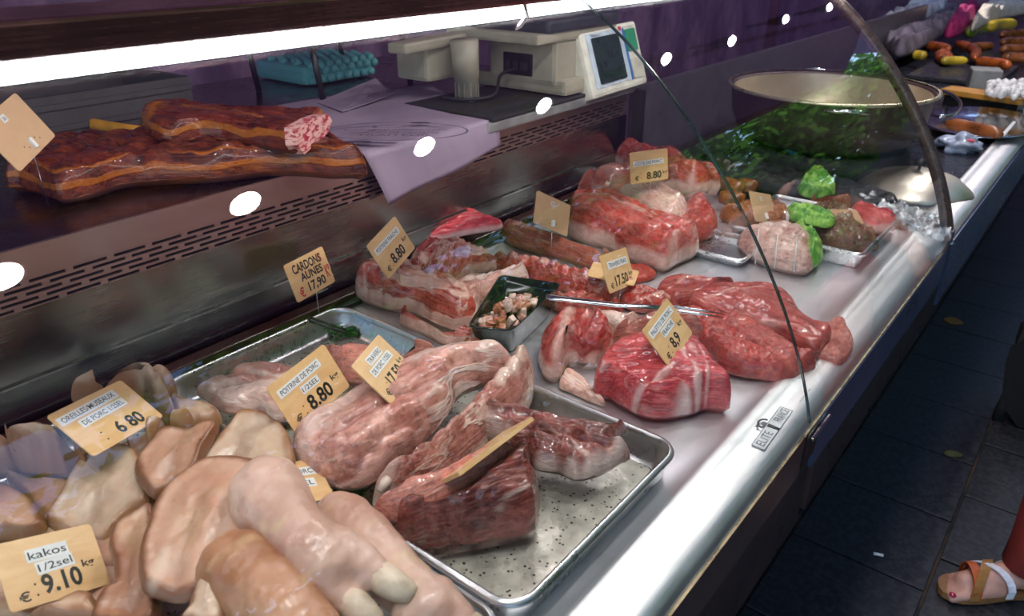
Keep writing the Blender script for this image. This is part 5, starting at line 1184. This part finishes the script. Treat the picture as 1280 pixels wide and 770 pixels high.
def scale():
    e = empty('weighing_scale', (1.50, 1.05, .257), 'beige electronic shop scale with dark platform and tilted display', 'scale'); O_ = e.location
    L = lambda x, y, z: (x-O_.x, y-O_.y, z-O_.z)
    box('base', L(1.60, 1.15, .275), (.24, .27, .035), M['beige'], e, bev=.01)
    # body: side cheek with recess
    box('body', L(1.585, 1.14, .330), (.22, .20, .105), M['beige'], e, bev=.012)
    box('connector_recess', L(1.474, 1.15, .320), (.008, .085, .05), M['black'], e, bev=.002)
    for k in range(3): box('plug', L(1.466, 1.125+.025*k, .318), (.014, .016, .022), M['blackm'], e, bev=.003)
    tube('power_cable', smooth_open([L(1.462, 1.15, .31), L(1.42, 1.16, .30), L(1.36, 1.13, .268), L(1.30, 1.16, .262), L(1.28, 1.22, .262)], 24), .004, M['blackm'], e, 8)
    # platform frame and plate
    box('platform_frame', L(1.56, 1.17, .388), (.33, .27, .022), M['beige'], e, bev=.006)
    box('platform', L(1.58, 1.18, .412), (.30, .30, .030), simple('platform_dark', (.035, .04, .05), .35), e, bev=.008)
    box('frame_arm', L(1.29, 1.25, .380), (.26, .05, .022), M['beige'], e, Matrix.Rotation(.15, 3, 'Z'), bev=.006)
    box('rear_body', L(1.31, 1.29, .335), (.10, .10, .08), M['beige'], e, bev=.01)
    tube('column', [L(1.335, 1.19, .256), L(1.335, 1.19, .300), L(1.335, 1.19, .302), L(1.33, 1.19, .385)], [.027, .027, .029, .032], M['beige'], e, 24)
    for k in range(12):
        a = k*math.pi/6; box('groove', (L(1.335, 1.19, .275)[0]+.0275*math.cos(a), L(1.335, 1.19, .275)[1]+.0275*math.sin(a), L(0, 0, .276)[2]), (.002, .002, .035), simple('groove_grey', (.2, .19, .16), .5) if k == 0 else bpy.data.materials['groove_grey'], e, Matrix.Rotation(a, 3, 'Z'))
    lathe('foot', [(.034, 0), (.034, .006), (.027, .008)], L(1.335, 1.19, .250), M['black'], e, 24)
    # display head built from its corners at y ~ 1.0
    tl, tr, br, bl = PY(727, 37, 1.035), PY(797, 26, 1.035), PY(809, 102, .985), PY(739, 127, .985)
    c = (tl+tr+br+bl)/4; X = ((tr-tl)+(br-bl)).normalized(); Yd = ((tl-bl)+(tr-br)); Yd -= X*Yd.dot(X); Yd.normalize(); Zd = X.cross(Yd)
    hd = bpy.data.objects.new('display_head', None)
    W_ = ((tr-tl).length+(br-bl).length)/2; H_ = ((tl-bl).length+(tr-br).length)/2
    Rm = Matrix((X, Yd, Zd)).transposed()
    h = box('display_head', (0, 0, 0), (W_, H_, .045), simple('display_beige', (.66, .64, .55), .4), e, bev=.010)
    h.matrix_local = Matrix.Translation(c-Vector(O_)-Zd*.024) @ Rm.to_4x4()
    def fl(nm, x, y, sw, sh, mat, z=.0226, th=.002):
        p = plate(nm, sw*W_, sh*H_, th, .004, mat, h); p.location = (x*W_, y*H_, z+th/2); return p
    fl('bezel', -.10, .03, .62, .80, simple('bezel_pale', (.50, .58, .66), .35), th=.0015)
    fl('blue_edge', .22, .02, .03, .80, simple('blue_edge', (.03, .16, .42), .4), th=.003)
    fl('screen', -.11, .02, .46, .68, simple('screen_glass', (.02, .035, .035), .08), th=.004)
    fl('green_panel', .34, .22, .18, .34, simple('green_panel', (.02, .26, .13), .4), th=.003)
    fl('grey_panel', .35, -.22, .20, .30, simple('grey_panel', (.55, .53, .44), .4), th=.003)
    fl('red_badge', .17, .42, .04, .07, simple('red_badge', (.55, .03, .03), .4), th=.003)
    put_text(h, 'Balance', -.26*W_, .40*H_, .14*W_, .04*H_, M['inkg'], .0262)
scale()
o = box('scale_mat', (1.50, 1.14, .2505), (.58, .26, .009), M['blackm'], None, bev=.003); tag(o, 'black rubber mat under the shop scale', 'mat')
def stand():
    e = empty('black_stool', (1.22, 1.62, .245), 'black metal stand with thin legs behind the printed paper', 'stand')
    box('top', (.03, -.05, .150), (.34, .30, .022), M['black'], e, bev=.004)
    for x, y in ((-.11, -.17), (.17, -.17), (-.11, .08), (.17, .08)):
        tube('leg', [(x, y, .14), (x+.012, y-.01, 0)], .007, M['black'], e, 8)
stand()
def bubble():
    a, b = PY(352, 108, 1.75), PY(440, 142, 1.75)
    e = empty('bubble_wrap', ((a.x+b.x)/2, 1.75, .2455), 'turquoise bubble wrap bundle behind the smoked bacon', 'wrap')
    t = NT('turquoise_film'); t.pbr(Base__Color=(.20, .60, .62), Roughness=.25, Transmission__Weight=.2)
    W_ = b.x-a.x; box('bundle', (0, 0, .025), (W_, .22, .05), t.m, e, bev=.015)
    bm = bmesh.new(); nx = int(W_/.028)
    for i in range(nx):
        for j in range(9):
            p = Vector((-W_/2+.02+i*.028+(.014 if j % 2 else 0), -.11+(0 if j < 2 else (j-2)*.028), .014+j*.022 if j < 2 else .05))
            bmesh.ops.create_icosphere(bm, subdivisions=2, radius=.0115, matrix=Matrix.Translation(p))
    o = bm_obj('bubbles', bm, t.m, e, True); o['kind'] = 'stuff'
bubble()
cr = empty('grey_crate', (.62, 1.72, .245), 'dark grey crate standing behind the smoked meats', 'crate')
gm = simple('crate_grey', (.06, .052, .055), .6)
box('wall', (0, -.14, .04), (.52, .012, .08), gm, cr); box('wall', (0, .14, .04), (.52, .012, .08), gm, cr)
box('wall', (-.255, 0, .04), (.012, .28, .08), gm, cr); box('wall', (.255, 0, .04), (.012, .28, .08), gm, cr); box('bottom', (0, 0, .006), (.5, .28, .01), gm, cr)
for k in range(2): box('rib', (0, -.148, .02+.04*k), (.52, .006, .010), gm, cr)
cb = tube('hanging_cable', smooth_open([(.15, 2.1, 1.2), (.25, 1.9, .80), (.55, 1.85, .72), (.95, 1.9, .66), (1.3, 2.0, .9)], 40), .006, M['blackm'], None, 8); tag(cb, 'black cable sagging in front of the curtain at the top left', 'cable')

# ------------------------------------------------------------------ passers-by and litter
def person():
    e = empty('person', (1.902, -.106, -.9), 'person at the right edge in red trousers and strapped sandals, facing the counter', 'person', )
    skinp = simple('foot_skin', (.48, .25, .19), .5, var=.12, sc=20); red = simple('red_trousers', (.26, .022, .016), .8, var=.25, sc=9, bump=.2)
    t0 = PZ(1182, 742, -.9); F = Vector((1.772, .03, -.9)); 
    # local axes: toe direction
    toe = Vector((-.62, .78, 0)).normalized(); sd = Vector((-toe.y, toe.x, 0))
    heel = Vector((.03, -.06, 0)); tip = heel+toe*.245
    def foot(off, nm):
        tb = []; b = lambda f, s, z: heel+toe*f+sd*s+Vector((0, 0, z))+off
        tubes = [([b(.02, 0, .045), b(.07, 0, .055), b(.13, 0, .045), b(.19, 0, .032)], [(.03), .034, .034, .026]), ([b(.10, .018, .03), b(.15, .022, .028), b(.19, .02, .024)], [.022, .024, .022]), ([b(.10, -.018, .03), b(.15, -.02, .026), b(.185, -.018, .022)], [.022, .022, .02]),
                 ([b(.035, 0, .05), b(.035, 0, .14), b(.03, 0, .26), b(.02, 0, .40), b(.02, 0, .48)], [.036, .033, .046, .055, .05]), ([b(.02, 0, .48), b(.0, 0, .65), b(-.01, -.0, .84)], [.052, .060, .064])]
        for k, (s, l, r) in enumerate(((.036, .235, .0135), (.018, .238, .0095), (.003, .230, .009), (-.012, .220, .0085), (-.028, .207, .008))):
            tubes.append(([b(.17, s*.9, .026), b(.205, s, .024), b(l, s, .016)], [r*1.15, r, r*.95]))
        return tubes
    T = foot(Vector((0, 0, 0)), 'a')+foot(Vector((.30, -.16, 0)), 'b')
    hp = Vector((.17, -.13, .92)); up = Vector
    T += [([hp+up((.0, 0, -.02)), hp+up((0, 0, .12)), hp+up((0, 0, .30)), hp+up((0, 0, .46))], [.105, .11, .12, .11]), ([hp+up((0, 0, .46)), hp+up((0, 0, .53)), hp+up((-.02, .01, .60))], [.06, .052, .05]),
          ([hp+up((-.015, .01, .62)), hp+up((-.02, .015, .68)), hp+up((-.02, .015, .74))], [.07, .085, .07])]
    S = Vector((.47, .88, 0)).normalized()
    for s in (-1, 1):
        sh = hp+S*s*.17+up((0, 0, .44)); el = sh+S*s*.05+up((.03, -.02, -.28)); wr = el+toe*.10+up((0, 0, -.22)); hd = wr+toe*.03+up((0, 0, -.09))
        T += [([sh, (sh+el)/2, el], [.05, .045, .038]), ([el, (el+wr)/2, wr], [.038, .032, .024]), ([wr, wr.lerp(hd, .5), hd], [.025, .030, .028])]
        for k in range(4): T.append(([hd+toe*(.012*(k-1.5)), hd+toe*(.013*(k-1.5))+up((0, 0, -.035)), hd+toe*(.012*(k-1.5))-S*s*.01+up((0, 0, -.07+.006*abs(k-1.5)))], [.0095, .0085, .007]))
        T.append(([wr+toe*.015, wr+toe*.045+up((0, 0, -.03)), wr+toe*.05+up((0, 0, -.06))], [.011, .010, .008]))
    # nose
    T.append(([hp+up((-.10, .06, .69)), hp+up((-.107, .065, .68)), hp+up((-.112, .067, .665))], [.008, .010, .012]))
    b = organic('body', T, None, None, skinp, voxel=.006, sm=2, wr=(.0004, 40)); b.parent = e
    b0 = lambda f, s, z, off: heel+toe*f+sd*s+Vector((0, 0, z))+off
    for off in (Vector((0, 0, 0)), Vector((.30, -.16, 0))):
        # trousers leg
        tube('trouser_leg', [b0(.035, 0, .085, off), b0(.035, 0, .15, off), b0(.03, 0, .45, off), b0(.0, 0, .66, off), b0(-.01, 0, .84, off), hp+Vector((0, 0, .0))+(off-Vector((.15, -.08, 0)))*.3], [.066, .064, .078, .092, .105, .12], red, e, 20)
        # sole
        pts = [(-.02, 0), (.0, .032), (.08, .034), (.16, .046), (.22, .044), (.252, .022), (.25, -.008), (.225, -.034), (.16, -.042), (.08, -.034), (0, -.030)]
        q = smooth_closed(np.array([[*(b0(f, s, .004, off))] for f, s in pts]), 40)
        vs = [tuple(p) for p in q]+[tuple(p+np.array([0, 0, .018])) for p in q]; n = 40
        so = mesh_obj('sandal_sole', vs, [tuple(range(n))[::-1], tuple(range(n, 2*n))]+[(i, (i+1) % n, n+(i+1) % n, n+i) for i in range(n)], simple('sole_brown', (.20, .09, .03), .6) if 'sole_brown' not in bpy.data.materials else bpy.data.materials['sole_brown'], e)
        def strap(f0, f1, mat, wd=.011):
            P = []
            for k in range(13):
                a = math.pi*k/12; s = math.cos(a); f = f0+(f1-f0)*(1-s)/2
                hh = .054 if f < .12 else (.054-(f-.12)*.16)
                P.append(b0(f, s*(.048 if f > .1 else .043), .020+math.sin(a)**.7*(hh+.010), off))
            bm = bmesh.new(); pr = None
            for k, p in enumerate(P):
                tn = (P[min(k+1, 12)]-P[max(k-1, 0)]).normalized(); wv = (toe-tn*toe.dot(tn)).normalized()
                c2 = heel+toe*(p-heel-off).dot(toe)+off+Vector((0, 0, .02)); nn = (p-c2).normalized()
                r_ = [bm.verts.new(p+wv*wd+nn*.003), bm.verts.new(p-wv*wd+nn*.003), bm.verts.new(p-wv*wd), bm.verts.new(p+wv*wd)]
                if pr:
                    for j in range(4): bm.faces.new((pr[j], pr[(j+1) % 4], r_[(j+1) % 4], r_[j]))
                pr = r_
            bmesh.ops.recalc_face_normals(bm, faces=bm.faces); return bm_obj('sandal_strap', bm, mat, e)
        mm = {k: (bpy.data.materials.get('strap_'+k) or simple('strap_'+k, c, .5)) for k, c in (('orange', (.40, .07, .01)), ('tan', (.28, .13, .03)), ('white', (.62, .62, .68)))}
        strap(.185, .165, mm['orange'])['label'] = 'orange strap'; strap(.19, .11, mm['tan'])['label'] = 'tan strap'; strap(.10, .16, mm['white'], .009)['label'] = 'white strap'; strap(.05, .09, mm['white'], .008)['label'] = 'white strap'
        nl = b0(.237, .037, .027, off); bm = bmesh.new(); bmesh.ops.create_uvsphere(bm, u_segments=12, v_segments=8, radius=.0085, matrix=Matrix.Translation(nl) @ Matrix.Diagonal((1, 1, .5, 1)))
        bm_obj('toenail', bm, bpy.data.materials.get('nail_red') or simple('nail_red', (.34, .01, .05), .2), e, True)['label'] = 'red painted toenail'
    tube('trouser_seat', [hp+Vector((0, 0, -.12)), hp, hp+Vector((0, 0, .10))], [.155, .165, .140], red, e, 24)
    tube('top', [hp+Vector((0, 0, .06)), hp+Vector((0, 0, .28)), hp+Vector((0, 0, .44)), hp+Vector((0, 0, .50))], [.145, .150, .160, .08], simple('dark_top', (.03, .03, .05), .8), e, 24)
    for s in (-1, 1):
        sh = hp+S*s*.15+up((0, 0, .45)); el = sh+S*s*.05+up((.02, -.01, -.18)); tube('sleeve', [sh, (sh+el)/2, el], [.068, .062, .056], bpy.data.materials['dark_top'], e, 16)
    bm = bmesh.new(); bmesh.ops.create_icosphere(bm, subdivisions=4, radius=.104, matrix=Matrix.Translation(hp+up((.015, -.01, .70))))
    for v in bm.verts: v.co += v.normal*.006*noise.noise(v.co*40)
    bm_obj('hair', bm, simple('brown_hair', (.06, .03, .015), .6, var=.5, sc=60), e, True)
    for s in (-1, 1):
        ey = hp+toe*.085+S*s*.03+up((-.02, .015, .70)); bm = bmesh.new(); bmesh.ops.create_uvsphere(bm, u_segments=10, v_segments=8, radius=.011, matrix=Matrix.Translation(ey)); bm_obj('eye', bm, M['white'], e, True)
person()
def trolley():
    c = PZ(1292, 470, -.62); e = empty('shopping_trolley', (c.x+.10, c.y-.10, -.9), 'black shopping trolley bag cut by the right edge on the dark pavement', 'trolley bag')
    O_ = e.location
    def at(px, py, dx=0): return PY(px, py, O_.y+dx)-O_
    fab = simple('trolley_black', (.006, .006, .008), .8)
    W1 = PZ(1258, 520, -.87); W1l = W1-Vector(O_)
    A = ray(1285, 430); k = O_.y+.02
    def onp(px, py, X): v = ray(px, py); t_ = X/v.x; return Vector((v.x*t_, v.y*t_, HC+v.z*t_))-O_
    X_ = W1.x
    b = [onp(1268, 436, X_), onp(1262, 455, X_), onp(1258, 490, X_), onp(1262, 512, X_), onp(1275, 530, X_), onp(1292, 534, X_), onp(1340, 520, X_), onp(1350, 400, X_), onp(1300, 410, X_), onp(1280, 430, X_)]
    vs = [p for p in b]+[p+Vector((.22, 0, 0)) for p in b]; n = len(b)
    bo = mesh_obj('bag', vs, [tuple(range(n)), tuple(range(n, 2*n))[::-1]]+[(i, (i+1) % n, n+(i+1) % n, n+i) for i in range(n)], fab, e)
    mo = bo.modifiers.new('b', 'BEVEL'); mo.width = .012; mo.segments = 3
    tube('support_foot', [onp(1262, 494, X_)+Vector((.02, 0, 0)), onp(1252, 512, X_)+Vector((.02, 0, 0)), onp(1244, 532, X_)+Vector((.02, 0, 0))], [.018, .020, .018], fab, e, 12)
trolley()
lit = simple('litter_white', (.6, .6, .6), .7); lf = simple('dry_leaf', (.28, .12, .02), .7)
for px, py, an, lb in ((1066, 517, .3, 'white cigarette butt on the pavement below the fascia'), (1098, 693, 1.9, 'white cigarette butt on the pavement left of the sandal')):
    p = PZ(px, py, -.895); o = tube('cigarette_butt', [p+Vector((math.cos(an), math.sin(an), 0))*-.012, p+Vector((math.cos(an), math.sin(an), 0))*.012], .004, lit, None, 10); tag(o, lb, 'litter')
for px, py, lb in ((1192, 401, 'dry orange leaf on the far pavement'), (1192, 567, 'dull green leaf on the middle pavement')):
    slab('dry_leaf', [(px-13, py-2), (px-4, py-5), (px+8, py-1), (px+12, py+4), (px+2, py+5), (px-8, py+3)], lb, 'leaf', lf if py < 500 else simple('green_leaf', (.06, .07, .02), .7), -.901, -.901, t=.006, N=30, MR=6, lump=(.002, 60))
